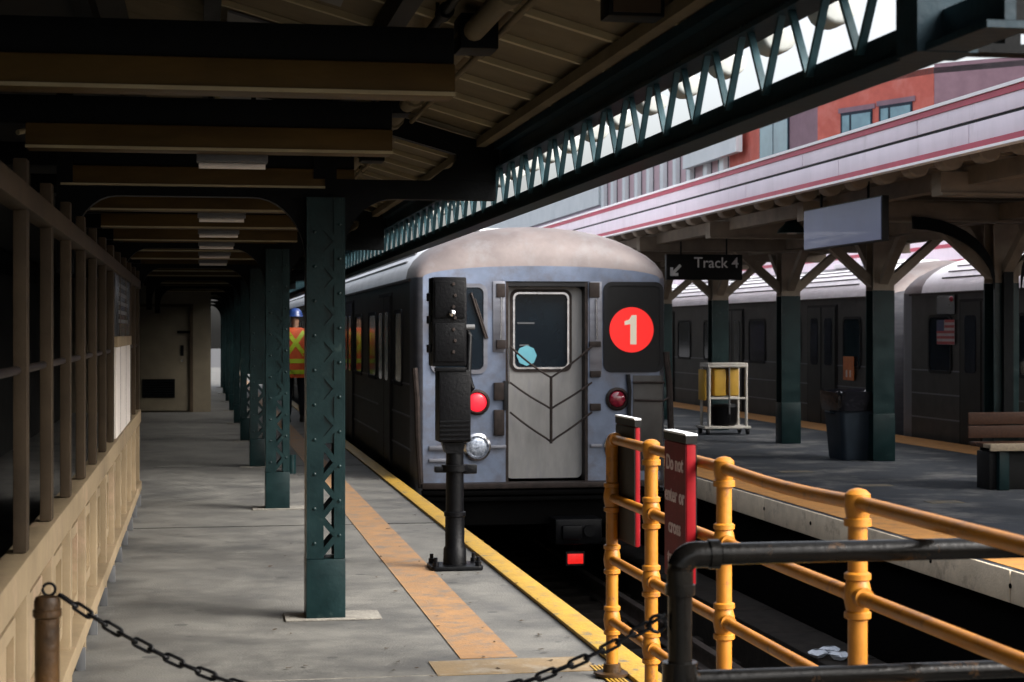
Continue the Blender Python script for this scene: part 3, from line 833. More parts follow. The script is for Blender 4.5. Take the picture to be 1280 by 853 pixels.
# ================================================================== SUBWAY CARS
HW = 1.31
def ring(wd, top, base=-.14, eave=2.05, n=18):
    pts = [(-wd, base), (-wd, .4), (-wd, 1.2), (-wd, min(eave, top - .1))]
    e = min(eave, top - .1)
    for i in range(1, n):
        a = math.pi * (1 - i / n)
        ca, sa = math.cos(a), math.sin(a)
        pts.append((wd * ca, e + (top - e) * sa))
    pts += [(wd, e), (wd, 1.2), (wd, .4), (wd, base)]
    return pts
CARL = 15.4
STN = [(0.0, 1.225, 2.17), (.015, 1.262, 2.26), (.045, 1.285, 2.35), (.10, 1.30, 2.45), (.20, 1.308, 2.53), (.40, HW, 2.585), (.75, HW, 2.61), (1.2, HW, 2.62)]
def make_car(label, front, loc):
    t = thing('subway_car', label, 'train car', loc, group='silver subway cars')
    stn = STN + [(CARL - y, w_, h) for y, w_, h in reversed(STN)]
    rings = [[(x, y, z) for x, z in ring(w_, h)] for y, w_, h in stn]
    nn = len(rings[0])
    side_l = [r[:4] for r in rings]
    side_r = [r[nn - 4:] for r in rings]
    roof = [r[3:nn - 3] for r in rings]
    for sd_ in (side_l, side_r):
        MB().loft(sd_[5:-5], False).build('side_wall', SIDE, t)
        MB().loft(sd_[:6], False).build('lit_corner_panel', STEEL, t)  # end strips in lighter steel, their lit look put into the colour
        MB().loft(sd_[-6:], False).build('lit_corner_panel', STEEL, t)
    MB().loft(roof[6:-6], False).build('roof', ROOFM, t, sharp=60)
    MB().loft(roof[:7], False).build('roof_cap', ROOFCAP, t, sharp=60)
    MB().loft(roof[-7:], False).build('roof_cap', ROOFCAP, t, sharp=60)
    MB().add(rings[-1], [tuple(range(nn))]).build('end_wall', STEEL, t)
    # roof ribs
    for s in (-1, 1):
        for q in (2, 3, 4, 5, 6, 7):
            k = 3 + q if s < 0 else nn - 4 - q
            x, _, z = rings[8][k]
            B(-.012, .012, 1.3, CARL - 1.3, -.004, .014).build('roof_rib', GREYSH, t, loc=(x, 0, z))
        B(min(s * HW, s * (HW + .022)), max(s * HW, s * (HW + .022)), .35, CARL - .35, 2.015, 2.045).build('eave_strip', GREASE, t)
        for z in (.28, .62, .95):
            B(min(s * HW, s * (HW + .008)), max(s * HW, s * (HW + .008)), .35, CARL - .35, z, z + .018).build('belt_rail', STEEL, t)
        # doors and windows
        for yc in (2.75, 7.7, 12.65):
            d_ = B(min(s * (HW + .002), s * (HW + .012)), max(s * (HW + .002), s * (HW + .012)), yc - .70, yc + .70, -.02, 1.94).build('door', RUBBER, t)
            for q in (-1, 1):
                B(min(s * (HW + .013), s * (HW + .026)), max(s * (HW + .013), s * (HW + .026)), yc + q * .33 - .31, yc + q * .33 + .31, 0, 1.90).build('door_leaf', DOORDK, d_)
                MB().prism(rrect(yc + q * .33 - .17, yc + q * .33 + .17, .95, 1.72, .06), 'x', s * (HW + .027), s * (HW + .032)).build('door_pane', GLASS, d_)
        for y0, y1 in ((1.05, 1.75), (3.85, 4.75), (5.75, 6.65), (8.75, 9.65), (10.7, 11.6), (13.65, 14.35)):
            w_ = ringpoly(rrect(y0 - .04, y1 + .04, .92, 1.74, .1), rrect(y0, y1, .96, 1.70, .08), 'x', s * (HW + .001), s * (HW + .018)).build('window_frame', RUBBER, t)
            MB().prism(rrect(y0, y1, .96, 1.70, .08), 'x', s * (HW + .002), s * (HW + .008)).build('pane', GLASS, w_)
    # roof equipment
    B(-.5, .5, 2.2, 4.4, 2.60, 2.68).build('roof_vent', ROOFM, t, .02)
    B(-.5, .5, 11, 13.2, 2.60, 2.68).build('roof_vent', ROOFM, t, .02)
    # underframe, trucks
    B(-1.15, 1.15, .2, CARL - .2, -.42, -.142).build('underframe', UNDER, t)
    for yb in (2.4, CARL - 2.4):
        tk = B(-1.0, 1.0, yb - .95, yb + .95, -.78, -.55).build('truck_frame', UNDER, t)
        for q in (-.85, .85):
            for s in (-1, 1):
                MB().lathe([(.38, -.06), (.40, .06), (.2, .07)], (s * .74, yb + q, RAILZ + .395 - 0.0), 'x', 20).build('wheel', UNDER, tk)
    if not front:
        MB().add(rings[0], [tuple(range(nn))]).build('end_wall', STEEL, t)
        B(-.33, .33, -.02, -.002, .0, 1.95).build('end_door', DOORM, t)
        B(-.2, .2, -.026, -.0205, 1.0, 1.75).build('end_door_pane', GLASS, t)
    return t, rings[0]
FRY = 17.57
def fr(px, py):
    X, d = onY(px, FRY)
    return X - TRK, hgt(py, d)
car, ring0 = make_car('silver subway train front with red 1 disc, stopped at the platform', True, (TRK, FRY, 0))
# ---- front face
fx = [p[0] for p in ring0]
# face with a recessed doorway: left panel, right panel, header
dl, _ = fr(632, 0)
drx, _ = fr(735, 0)
_, dtop = fr(0, 352)
dtop = hgt(352, 17.9)
nn = len(ring0)
zb = -.02
lo = [(p[0], p[2]) for p in ring0]
leftp = [p for p in lo if p[0] < dl]
rightp = [p for p in lo if p[0] > drx]
topp = [p for p in lo if dl <= p[0] <= drx]
def ztop(x):
    for a, b in zip(lo, lo[1:]):
        if a[0] <= x <= b[0] and a[0] != b[0]:
            return a[1] + (b[1] - a[1]) * (x - a[0]) / (b[0] - a[0])
MB().prism([(dl, zb)] + [(leftp[0][0], zb)] + leftp[1:] + [(dl, ztop(dl))], 'y', 0.0, .03).build('front_panel', BONNET, car)
MB().prism([(drx, ztop(drx))] + rightp[:-1] + [(rightp[-1][0], zb), (drx, zb)], 'y', 0.0, .03).build('front_panel', BONNET, car)
MB().prism([(dl, dtop), (dl, ztop(dl))] + topp + [(drx, ztop(drx)), (drx, dtop)], 'y', 0.0, .03).build('front_header', BONNET, car)
dm = (dl + drx) / 2
MB().prism(rrect(dl - .03, drx + .03, dtop + .001, dtop + .03, .012), 'y', -.008, -.002).build('door_gutter', BONNET, car)
# door recess jambs: darkness of the recess put into their colour
B(dl, dl + .03, .002, .20, zb, dtop - .002).build('door_jamb', GREASE, car)
B(drx - .03, drx, .002, .20, zb, dtop - .002).build('door_jamb', GREASE, car)
B(dl + .03, drx - .03, .002, .20, dtop - .05, dtop - .002).build('door_jamb', RUBBER, car)
dw0, dw1 = fr(646, 0)[0], fr(713, 0)[0]
wz1, wz0 = hgt(367, 17.9), hgt(460, 17.9)
dd = ringpoly(rrect(dl + .032, drx - .032, .0, dtop - .052, .06), rrect(dw0, dw1, wz0, wz1, .05), 'y', .15, .18).build('end_door', DOORM, car)
ringpoly(rrect(dw0 - .015, dw1 + .015, wz0 - .015, wz1 + .015, .06), rrect(dw0 + .004, dw1 - .004, wz0 + .004, wz1 - .004, .05), 'y', .132, .149).build('window_frame', CHROME, dd)
ringpoly(rrect(dw0 - .045, dw1 + .045, wz0 - .045, wz1 + .045, .08), rrect(dw0 - .016, dw1 + .016, wz0 - .016, wz1 + .016, .061), 'y', .14, .149).build('window_seal', GREASE, dd)
MB().prism(rrect(dw0 - .005, dw1 + .005, wz0 - .005, wz1 + .005, .05), 'y', .165, .175).build('pane', GLASSB, dd)
cx_, cz_ = fr(662, 445)
MB().lathe([(.105, 0), (.105, -.004)], (cx_, .1645, cz_), 'y', 8).build('sticker', CYAN, dd)
for k, (px, py, wd) in enumerate(((661, 404, .09), (659, 432, .05))):
    x_, z_ = fr(px, py)
    B(x_ - wd, x_ + wd, 0.161, .1645, z_ - .008, z_ + .008).build('grab_bar', GREYSH, dd)
# ---- windows on both sides
def frontwin(p0, p1, q0, q1, pane, name):
    x0, x1 = fr(p0, 0)[0], fr(p1, 0)[0]
    z1, z0 = hgt(q0, 17.9), hgt(q1, 17.9)
    w_ = ringpoly(rrect(x0, x1, z0, z1, .09), rrect(x0 + .04, x1 - .04, z0 + .04, z1 - .04, .06), 'y', -.022, -.002).build('window_frame', STEEL if name else RUBBER, car)
    MB().prism(rrect(x0 + .038, x1 - .038, z0 + .038, z1 - .038, .06), 'y', -.012, -.003).build('pane', pane, w_)
    return w_, (x0 + x1) / 2, (z0 + z1) / 2
wl, wlx, wlz = frontwin(538, 609, 355, 467, GLASSB, True)
MB().tube((wlx + .12, -.03, wlz + .36), (wlx + .27, -.03, wlz - .1), .012, 8).build('wiper', GREASE, wl)
MB().tube((wlx + .16, -.03, wlz + .3), (wlx + .29, -.03, wlz - .1), .009, 8).build('wiper', GREASE, wl)
wr, wrx, wrz = frontwin(754, 829, 352, 466, SIGNBLK, False)
ccx, ccz = fr(789, 412.5)
disc = MB().lathe([(.232, 0), (.232, -.006)], (ccx, -.0125, ccz), 'y', 48).build('route_disc', REDDISC, wr)
num = MB().prism([(-.02, -.15), (.045, -.15), (.045, .15), (-.005, .15), (-.03, .105), (-.08, .088), (-.08, .048), (-.02, .058)], 'y', -.0235, -.019).build('route_numeral', WHITEDISC, wr, loc=(ccx + .005, 0, ccz))
# ---- lamps
def lamp(px, py, r, lens, name):
    x, z = fr(px, py)
    b_ = MB().lathe([(r + .035, 0), (r + .035, -.03), (r + .012, -.045), (r + .002, -.03), (r + .002, -.012)], (x, -.002, z), 'y', 28).build(name, GREASE if lens is not LENSW else CHROME, car)
    MB().lathe([(r, -.006), (r, -.030), (r * .8, -.045), (r * .4, -.052), (.002, -.054)], (x, -.002, z), 'y', 28).build('lens', lens, b_, sharp=60)
lamp(596, 503, .095, REDLIT, 'tail_lamp')
lamp(771, 499, .085, REDDIM, 'tail_lamp')
lamp(596, 559, .105, LENSW, 'headlamp')
lamp(771, 557, .105, LENSW, 'headlamp')
# ---- brackets, handles and chains either side of the door
def plate(p0, p1, q0, q1, m_, y0=-.03, y1=-.002, name='hinge_plate', bev=.006):
    x0, x1 = fr(p0, 0)[0], fr(p1, 0)[0]
    return B(x0, x1, y0, y1, hgt(q1, 17.9), hgt(q0, 17.9)).build(name, m_, car, bev)
plate(620, 631, 355, 372, GREASE)
plate(736, 749, 353, 372, GREASE)
plate(620, 631, 425, 436, GREASE, -.05)
plate(736, 750, 427, 434, GREASE, -.05)
plate(737, 750, 464, 472, GREASE, -.05)
plate(737, 750, 505, 514, GREASE, -.05)
plate(617, 632, 478, 500, GREASE, -.045)
plate(617, 630, 512, 544, GREASE, -.04)
plate(629, 634, 476, 512, RUBBER, -.05)
plate(737, 752, 352, 468, STEEL, -.012, -.002, 'hinge_strip', .002)
plate(616, 631, 352, 440, STEEL, -.012, -.002, 'hinge_strip', .002)
def tubef(pts, r, m_, name, off=-.06):
    q = []
    for px, py in pts:
        x, z = fr(px, py)
        q.append((x, off, z))
    return MB().path(q, r, 8).build(name, m_, car)
tubef([(626, 372), (625, 425)], .010, CHROME, 'handrail', -.05)
tubef([(744, 374), (745, 425)], .010, CHROME, 'handrail', -.05)
tubef([(634, 436), (635, 480)], .008, CHROME, 'handrail', -.05)
for ya, yb in ((433, 472), (478, 511), (515, 552)):
    for s in (-1, 1):
        pts = []
        for i in range(9):
            u_ = i / 8
            px = 687 + s * 51 * u_
            py = yb + (ya - yb) * (u_ ** (1.0 if ya < 440 else .9)) + 2.5 * math.sin(math.pi * u_) * (1 if s < 0 else .8)
            pts.append((px, py))
        tubef(pts, .011, GREASE, 'safety_chain', -.07)
tubef([(687, 470), (687, 554)], .016, GREASE, 'chain_bar', -.075)
# right hand hoses, electrical box panel, corner handles
tubef([(784, 468), (786, 490), (785, 515), (787, 540)], .022, RUBBER, 'jumper_hose', -.04)
tubef([(790, 478), (830, 478)], .012, GREASE, 'jumper_hose', -.04)
tubef([(792, 500), (828, 501), (838, 495)], .012, GREASE, 'jumper_hose', -.04)
tubef([(518, 460), (521, 500), (522, 545), (526, 610)], .03, GREASE, 'corner_post', -.02)
tubef([(832, 440), (836, 480), (838, 540), (838, 600)], .035, GREASE, 'corner_post', -.02)
plate(791, 828, 470, 590, SIDE, -.012, -.002, 'access_panel', .01)
plate(609, 632, 556, 560, STEEL, -.03, -.002, 'bump_strip', .003)
plate(738, 752, 556, 560, STEEL, -.03, -.002, 'bump_strip', .003)
plate(536, 560, 556, 562, STEEL, -.03, -.002, 'step_bar', .003)
plate(536, 560, 572, 576, STEEL, -.03, -.002, 'step_bar', .003)
# anticlimber sill, coupler, tail marker
for k, (z0, z1, yf) in enumerate(((-.075, -.02, -.16), (-.135, -.095, -.19), (-.195, -.155, -.19))):
    MB().prism([(-1.24, .02), (1.24, .02), (1.24, yf * .55), (.9, yf), (-.9, yf), (-1.24, yf * .55)], 'z', z0, z1).build('anticlimber', UNDER if k else GREASE, car, .006)
B(-1.2, 1.2, -.12, .1, -.44, -.20).build('buffer_beam', UNDER, car)
x_, z_ = fr(712, 660)
cp = B(x_ - .24, x_ + .24, -.45, .0, z_ - .12, z_ + .14).build('coupler', BLACK, car, .03)
B(x_ - .18, x_ + .02, -.52, -.45, z_ - .06, z_ + .08).build('coupler_hook', BLACK, cp, .02)
MB().tube((x_ + .1, -.5, z_ + .02), (x_ + .1, -.45, z_ + .02), .06, 12).build('coupler_pin', BLACK, cp)
x_, z_ = fr(711.5, 694)
mk = B(x_ - .10, x_ + .10, -.30, -.24, z_ - .075, z_ + .075).build('marker_lamp', RUBBER, car, .01)
B(x_ - .08, x_ + .08, -.308, -.3005, z_ - .05, z_ + .05).build('marker_lens', REDTAIL, mk, .003)
B(x_ - .02, x_ + .02, -.27, -.2, z_ + .05, z_ + .26).build('marker_stem', UNDER, mk)
# following cars and the other train
car2, _ = make_car('x', False, (TRK, FRY + CARL + .55, 0))
car2['label'] = 'second silver subway car, coupled behind the front car'
YB = onX(1126, 10.12)[0]
for k, (x, y, lab) in enumerate(((11.43, YB - CARL, 'subway car at right edge, nearer half of the train with flag decal'),
                                 (11.43, YB + .55, 'subway car beyond the bin and cart, farther half of the right train'),
                                 (11.43, YB + .55 + CARL + .55, 'farthest car of the right train, behind the silver front'))):
    c = copy_tree(car2)
    c.location = (x, y, 0)
    c['label'] = lab
    xs = -HW - .02
    if k == 0:
        ya, da = onX(1195, 10.12)
        yb, db = onX(1173, 10.12)
        z1, z0 = hgt(400, da), hgt(431, da)
        B(xs - .004, xs, ya - y, yb - y, z0, z1).build('flag_decal', FLAGW, c)
        for q in range(5):
            zq = z0 + (z1 - z0) * (q * 2 + .1) / 9
            B(xs - .006, xs - .0045, ya - y, yb - y if q < 3 else yb - y - (yb - ya) * .45, zq, zq + (z1 - z0) / 9).build('flag_stripe', FLAGR, c)
        B(xs - .0065, xs - .0045, yb - y - (yb - ya) * .42, yb - y, z0 + (z1 - z0) * .55, z1).build('flag_canton', FLAGB, c)
        B(xs - .004, xs, ya - y, yb - y, z1 + .08, z1 + .34).build('number_panel', POSTERD, c)
        MB().lathe([(.045, 0), (.03, -.03), (.01, -.04)], (xs, (ya + yb) / 2 - y - .2, 1.95), 'x', 10).build('door_lamp', REDDIM, c)
    if k == 1:
        ya, da = onX(1070, 10.12)
        yb, db = onX(1057, 10.12)
        z1, z0 = hgt(446, da), hgt(476, da)
        nt_ = B(xs - .022, xs - .012, ya - y, yb - y, z0, z1).build('notice', AMBERN, c)
        for q in (.3, .65):
            B(xs - .026, xs - .0225, ya - y + (yb - ya) * q - .03, ya - y + (yb - ya) * q + .03, z0 + .05, z0 + .16).build('notice_mark', PANELW, nt_)
        MB().lathe([(.05, 0), (.03, -.03), (.01, -.04)], (xs, ya - y - .9, 1.96), 'x', 10).build('door_lamp', REDDIM, c)

# ================================================================== SIGNAL ON THE PLATFORM EDGE
sx, sy = gnd(568.5, 711)
sd = F * EYE / (711 - HZ)
k_ = sd / F
sig = thing('track_signal', 'black iron track signal with tall back case on a bolted post at the platform edge', 'signal', (sx, sy, 0))
U = lambda px: (px - 568.5) * k_
Z = lambda py: hgt(py, sd)
MB().prism(rrect(-.165, .165, -.13, .13, .03), 'z', 0.001, .03).build('base_plate', BLACK, sig, .008)
for a in (-1, 1):
    for b in (-1, 1):
        MB().lathe([(.02, 0), (.02, .025), (.012, .028), (.012, .055)], (a * .135, b * .10, .03), 'z', 8).build('anchor_bolt', BLACK, sig)
MB().lathe([(.075, 0), (.072, .10), (.062, .115), (.062, .30), (.07, .305), (.07, .33), (.058, .335), (.056, .80)], (0, 0, .03), 'z', 20).build('post', BLACK, sig)
MB().lathe([(.085, 0), (.085, .04)], (0, 0, .62), 'z', 20).build('clamp', BLACK, sig)
B(.05, .14, -.03, .03, .60, .66).build('clamp_lug', BLACK, sig, .01)
B(-.13, -.05, -.03, .03, .61, .65).build('clamp_lug', BLACK, sig, .01)
lowc = B(U(546), U(586), -.10, .10, Z(552), Z(462)).build('lower_case', BLACK, sig, .012)
for q in range(5):
    B(U(547), U(585), -.108, -.1005, Z(549 - q * 5.5), Z(547 - q * 5.5)).build('vent_rib', BLACK, lowc)
MB().prism([(U(552), Z(553)), (U(580), Z(553)), (U(577), Z(566)), (U(556), Z(566))], 'y', -.06, .06).build('collar', BLACK, sig)
upc = B(U(538), U(581), -.09, .11, Z(458), Z(347)).build('upper_case', BLACK, sig, .014)
B(U(541), U(578), -.10, -.091, Z(452), Z(404)).build('door_plate', BLACK, upc, .006)
B(U(541), U(578), -.10, -.091, Z(398), Z(352)).build('door_plate', BLACK, upc, .006)
for q in range(7):
    MB().lathe([(.012, 0), (.009, -.012)], (U(564 + (q % 2) * 2), -.10, Z(356 + q * 14)), 'y', 8).build('screw', GREASE, upc)
for py in (372, 400, 436):
    B(U(533.5), U(538), -.05, .03, Z(py + 5), Z(py - 5)).build('hinge', BLACK, upc, .004)
MB().lathe([(.022, 0), (.02, -.02), (.008, -.028)], (U(562), -.10, Z(392)), 'y', 12).build('lock', CHROME, upc)
B(U(540), U(580), -.11, -.095, Z(464), Z(459)).build('seam', BLACK, sig, .003)
MB().path([(U(582), 0, Z(410)), (U(586), -.02, Z(420)), (U(584), -.03, Z(470)), (U(589), -.03, Z(485)), (U(582), -.03, Z(495))], .022, 10).build('cable', BLACK, sig)
MB().tube((U(578), -.05, Z(409)), (U(592), -.05, Z(409)), .018, 10).build('latch', GREYSH, sig)
for py, s in ((375, 1), (430, 1), (490, .9)):
    MB().lathe([(.075 * s, 0), (.085 * s, .16), (.078 * s, .16), (.07 * s, .01)], (0, .11, Z(py)), 'y', 16).build('lens_hood', BLACK, sig)

# ================================================================== YELLOW FENCE
XFN = 1.763
fy = [onX(p, XFN)[0] for p in (765, 814, 905, 1072)] + [3.15]
RH = [1.035, .78, .51, .245]
fen = thing('pipe_railing', 'orange yellow pipe railing with four rails along the platform edge', 'railing', (XFN, 0, 0))
pr_ = .0265
postm = MB().lathe([(pr_, .0), (pr_, .985)], (0, 0, 0), 'z', 18).mesh('post', SAFETY)
colm = MB().lathe([(pr_ + .002, -.065), (pr_ + .010, -.06), (pr_ + .010, -.045), (pr_ + .004, -.042), (pr_ + .009, -.02), (pr_ + .011, 0), (pr_ + .009, .02), (pr_ + .004, .042), (pr_ + .010, .045), (pr_ + .010, .06), (pr_ + .002, .065)], (0, 0, 0), 'z', 18).mesh('tee_fitting', SAFETY)
teem = MB().tube((0, -.055, 0), (0, .055, 0), .0275, 14).mesh('tee_sleeve', SAFETY)
capm = MB().lathe([(pr_ + .011, -.065), (pr_ + .011, -.045), (pr_ + .004, -.042), (pr_ + .010, -.01), (pr_ + .008, .022), (pr_ - .004, .033), (.008, .037)], (0, 0, 0), 'z', 18).mesh('top_fitting', SAFETY)
elb = MB().path([(0, 0, -.07)] + [(0, -.045 + .045 * math.cos(R(a)), -.045 + .045 * math.sin(R(a))) for a in range(0, 91, 15)] + [(0, -.075, 0)], .029, 14).mesh('top_fitting', SAFETY)
flm = MB().lathe([(.075, .0), (.075, .012), (.040, .016), (.037, .05), (pr_, .052)], (0, 0, 0.001), 'z', 18).mesh('floor_flange', RUSTY)
for i, y in enumerate(fy):
    p_ = put('post', postm, fen, (0, y, 0.002))
    put('floor_flange', flm, p_, (0, 0, .006))
    put('top_fitting', capm if i else elb, p_, (0, 0, RH[0]))
    for h in RH[1:]:
        put('tee_fitting', colm, p_, (0, 0, h))
        if i:
            put('tee_sleeve', teem, p_, (0, 0, h))
for i in range(len(fy) - 1):
    for h in RH:
        sag = .012 if (h == RH[0] and i == 2) else 0.0
        n_ = 7
        ya_ = fy[i] - (.05 if i == 0 and h == RH[0] else 0)
        pts = [(0, ya_ + (fy[i + 1] - ya_) * q / (n_ - 1), h - sag * math.sin(math.pi * q / (n_ - 1))) for q in range(n_)]
        MB().path(pts, .0205, 14).build('rail', SAFETY, fen)
def fence_sign(label, y0, y1, x0, x1, face, txt):
    t = thing('warning_sign', label, 'sign', ((x0 + x1) / 2, (y0 + y1) / 2, .60), group='box signs on the yellow railing')
    hx, hy = (x1 - x0) / 2, (y1 - y0) / 2
    s_ = -1 if face < 0 else 1
    B(-hx, hx, -hy, hy, 0, .50).build('sign_box', SIGNEDGE, t, .004)
    B(min(s_ * hx, s_ * (hx + .003)), max(s_ * hx, s_ * (hx + .003)), -hy + .004, hy - .004, .004, .498).build('sign_face', SIGNRED, t)
    s = -1 if face < 0 else 1
    bxo = -s * hx
    B(min(bxo, bxo - s * .004), max(bxo, bxo - s * .004), -hy + .002, hy - .002, .004, .498).build('back_plate', SIGNBLK, t)
    B(-hx - .004, hx + .004, -hy - .004, hy + .004, .502, .530).build('cap_band', SIGNBLK, t)
    B(-hx - .005, hx + .005, -hy - .005, hy + .005, .531, .538).build('cap', SIGNCAP, t)
    for k, (ln, z) in enumerate((('Do not', .42), ('enter or', .305), ('cross', .19), ('tracks', .075))):
        mes = [text_mesh(wd_, .076, SIGNTXT, .001, .0015, 'LEFT') for wd_ in ln.split()]
        wid = [max(v.co.x for v in me.vertices) for me in mes]
        u_ = -(sum(wid) + .024 * (len(wid) - 1)) / 2
        for me, wl_ in zip(mes, wid):
            put('lettering', me, t, (s * (hx + .0045), s * u_, z), (R(90), 0, s * R(90)))
            u_ += wl_ + .024
    return t
y_a, y_b = onX(859, XFN - .06)[0], onX(832, XFN - .06)[0]
fence_sign('red box sign reading Do not enter or cross tracks on the railing near side', y_a, y_b, XFN - .062, XFN - .028, -1, True)
y_a, y_b = onX(795, XFN + .03)[0], onX(771, XFN + .03)[0]
fence_sign('box sign with black back and red edge behind the end of the railing', y_a, y_b, XFN + .028, XFN + .046, 1, True)

# ================================================================== BLACK PIPE BARRIER, CHAIN, BOLLARD
BD = 4.2
bx, by = (850 - VPX) * CS * BD / F, 0
by = (BD - bx * SN) / CS
bar_ = thing('pipe_barrier', 'black pipe barrier with elbow corner crossing in front of the yellow railing', 'barrier', (bx, by, 0))
zt = hgt(694, BD)
MB().lathe([(.07, .001), (.07, .014), (.029, .018), (.029, zt - .06)], (0, 0, 0), 'z', 20).build('post', BLACKWORN, bar_)
MB().path([(0, 0, zt - .08)] + [(.038 - .038 * math.cos(R(a)), 0, zt - .038 + .038 * math.sin(R(a))) for a in range(0, 91, 15)] + [(.08, 0, zt)], .032, 16).build('elbow', BLACKWORN, bar_)
MB().tube((0, 0, zt - .095), (0, 0, zt - .07), .036, 18).build('elbow_collar', BLACKWORN, bar_)
MB().tube((.07, 0, zt), (.095, 0, zt), .036, 18).build('elbow_collar', BLACKWORN, bar_)
xend = 2.22 - bx
MB().tube((.10, 0, zt), (xend, 0, zt), .0265, 20).build('top_rail', BLACKWORN, bar_)
z2 = hgt(851, BD)
MB().tube((.0, 0, z2), (xend, 0, z2), .023, 20).build('lower_rail', BLACKWORN, bar_)
MB().lathe([(.042, -.05), (.044, 0), (.042, .05)], (0, 0, z2 - .005), 'z', 18).build('tee_fitting', BLACKWORN, bar_)
MB().lathe([(.07, .001), (.07, .014), (.032, .018), (.032, zt + .03), (.02, zt + .045)], (xend, 0, 0), 'z', 20).build('post', BLACKWORN, bar_)
MB().path([(-.036 + .02 * math.cos(R(a)) - .02, 0, hgt(779, BD) + .02 * math.sin(R(a))) for a in range(0, 360, 30)], .005, 6, True).build('eye_ring', BLACK, bar_)
px0 = (59 - VPX) * CS * BD / F
py0 = (BD - px0 * SN) / CS
bol = thing('chain_post', 'rusty brown chain post with collared cap beside the cream partition', 'post', (px0, py0, 0))
zc = hgt(744, BD)
MB().lathe([(.06, .001), (.06, .012), (.029, .016), (.029, zc - .055)], (0, 0, 0), 'z', 20).build('shaft', RUSTY, bol)
MB().lathe([(.030, zc - .054), (.034, zc - .05), (.034, zc - .035), (.031, zc - .033), (.031, zc - .015), (.027, zc - .004), (.008, zc)], (0, 0, 0), 'z', 20).build('cap', RUSTY, bol)
MB().path([(.004 + .015 * math.cos(R(a)), 0, zc + .013 + .015 * math.sin(R(a))) for a in range(0, 360, 30)], .004, 6, True).build('eye_ring', BLACK, bol)
# chain
ch = thing('hanging_chain', 'black steel link chain sagging between the rusty post and the black barrier', 'chain', (px0, py0, 0))
A = Vector((px0 + .016, py0, zc + .010))
E = Vector((bx - .06, by, hgt(775, BD)))
SAG = .238
def cpos(u):
    p = A.lerp(E, u)
    return Vector((p.x, p.y, p.z - SAG * 4 * u * (1 - u)))
lw, ll = .0085, .017
link = MB().path([((ll if abs(a) < 90 or a > 270 else -ll) + lw * math.cos(R(a)), lw * math.sin(R(a)), 0) for a in (0, 30, 60, 89, 91, 120, 150, 180, 210, 240, 269, 271, 300, 330)], .0042, 7, True).mesh('link', BLACK)
N_ = 4000
acc, last, step, cnt = 0.0, cpos(0), .0415, 0
for i in range(1, N_ + 1):
    p = cpos(i / N_)
    acc += (p - last).length
    last = p
    if acc >= step:
        acc -= step
        t_v = (cpos(min(1, i / N_ + .002)) - cpos(i / N_ - .002)).normalized()
        q = t_v.to_track_quat('X', 'Z')
        q = q @ Quaternion((1, 0, 0), R((75 if cnt % 2 else -10) + rnd.uniform(-12, 12)))
        o = put('link', link, ch, p - Vector((px0, py0, 0)))
        o.rotation_mode = 'QUATERNION'
        o.rotation_quaternion = q
        cnt += 1

# ================================================================== RIGHT PLATFORM OBJECTS
# blank board hung along the canopy edge
XB = 5.55
ya, da = onX(1107, XB)
yb, db = onX(1009, XB)
zb1, zb0 = hgt(244, da), hgt(301, da)
bd = thing('hanging_board', 'blank bluish sign board hung along the right canopy edge', 'sign board', (XB, (ya + yb) / 2, zb0))
hb = (yb - ya) / 2
B(-.03, .03, -hb, hb, 0, zb1 - zb0).build('board_case', SIGNBLK, bd, .006)
B(-.036, -.0305, -hb + .012, hb - .012, .012, zb1 - zb0 - .012).build('board_face', BOARD, bd)
for q in (-.6, .6):
    MB().tube((0, q * hb, zb1 - zb0), (0, q * hb, 2.9 - zb0), .012, 8).build('hanger', DKSTEEL, bd)
# Track 4 sign
YT = 22.3
x0, d_ = onY(832, YT)
x1, _ = onY(927, YT)
z1, z0 = hgt(318, d_), hgt(350, d_)
ts = thing('track_sign', 'black hanging sign reading Track 4 with a diagonal arrow', 'sign', ((x0 + x1) / 2, YT, z0))
hx = (x1 - x0) / 2
B(-hx, hx, -.04, .04, 0, z1 - z0).build('sign_case', SIGNBLK, ts, .008)
put('lettering', text_mesh('Track 4', .195, WHITETXT, .001, .001), ts, (.16, -.042, (z1 - z0) * .66), (R(90), 0, 0))
ar = MB()
ar.add([(.0, 0, 0), (.11, 0, 0), (.11, 0, .04), (.068, 0, .04), (.155, 0, .127), (.127, 0, .155), (.04, 0, .068), (.04, 0, .11), (0, 0, .11)], [(0, 1, 2, 3, 4, 5, 6, 7, 8)])
ar.build('arrow', WHITETXT, ts, loc=(-hx + .05, -.0425, .05))
for q in (-.6, .6):
    MB().tube((q * hx, 0, z1 - z0), (q * hx, 0, 2.85 - z0), .012, 8).build('hanger', DKSTEEL, ts)
# speaker lamp under the right canopy
yl, dl_ = onX(990, 6.2)
ln_ = thing('canopy_lamp', 'dark green lamp housing under the right canopy beside the blank board', 'lamp', (6.2, yl, 2.55))
MB().lathe([(.16, 0), (.15, .03), (.08, .10), (.05, .16), (.03, .25)], (0, 0, 0), 'z', 18).build('shade', TEAL, ln_)
MB().lathe([(.05, -.01), (.07, .03), (.03, .06)], (0, 0, 0), 'z', 12).build('bulb', PANELW, ln_)
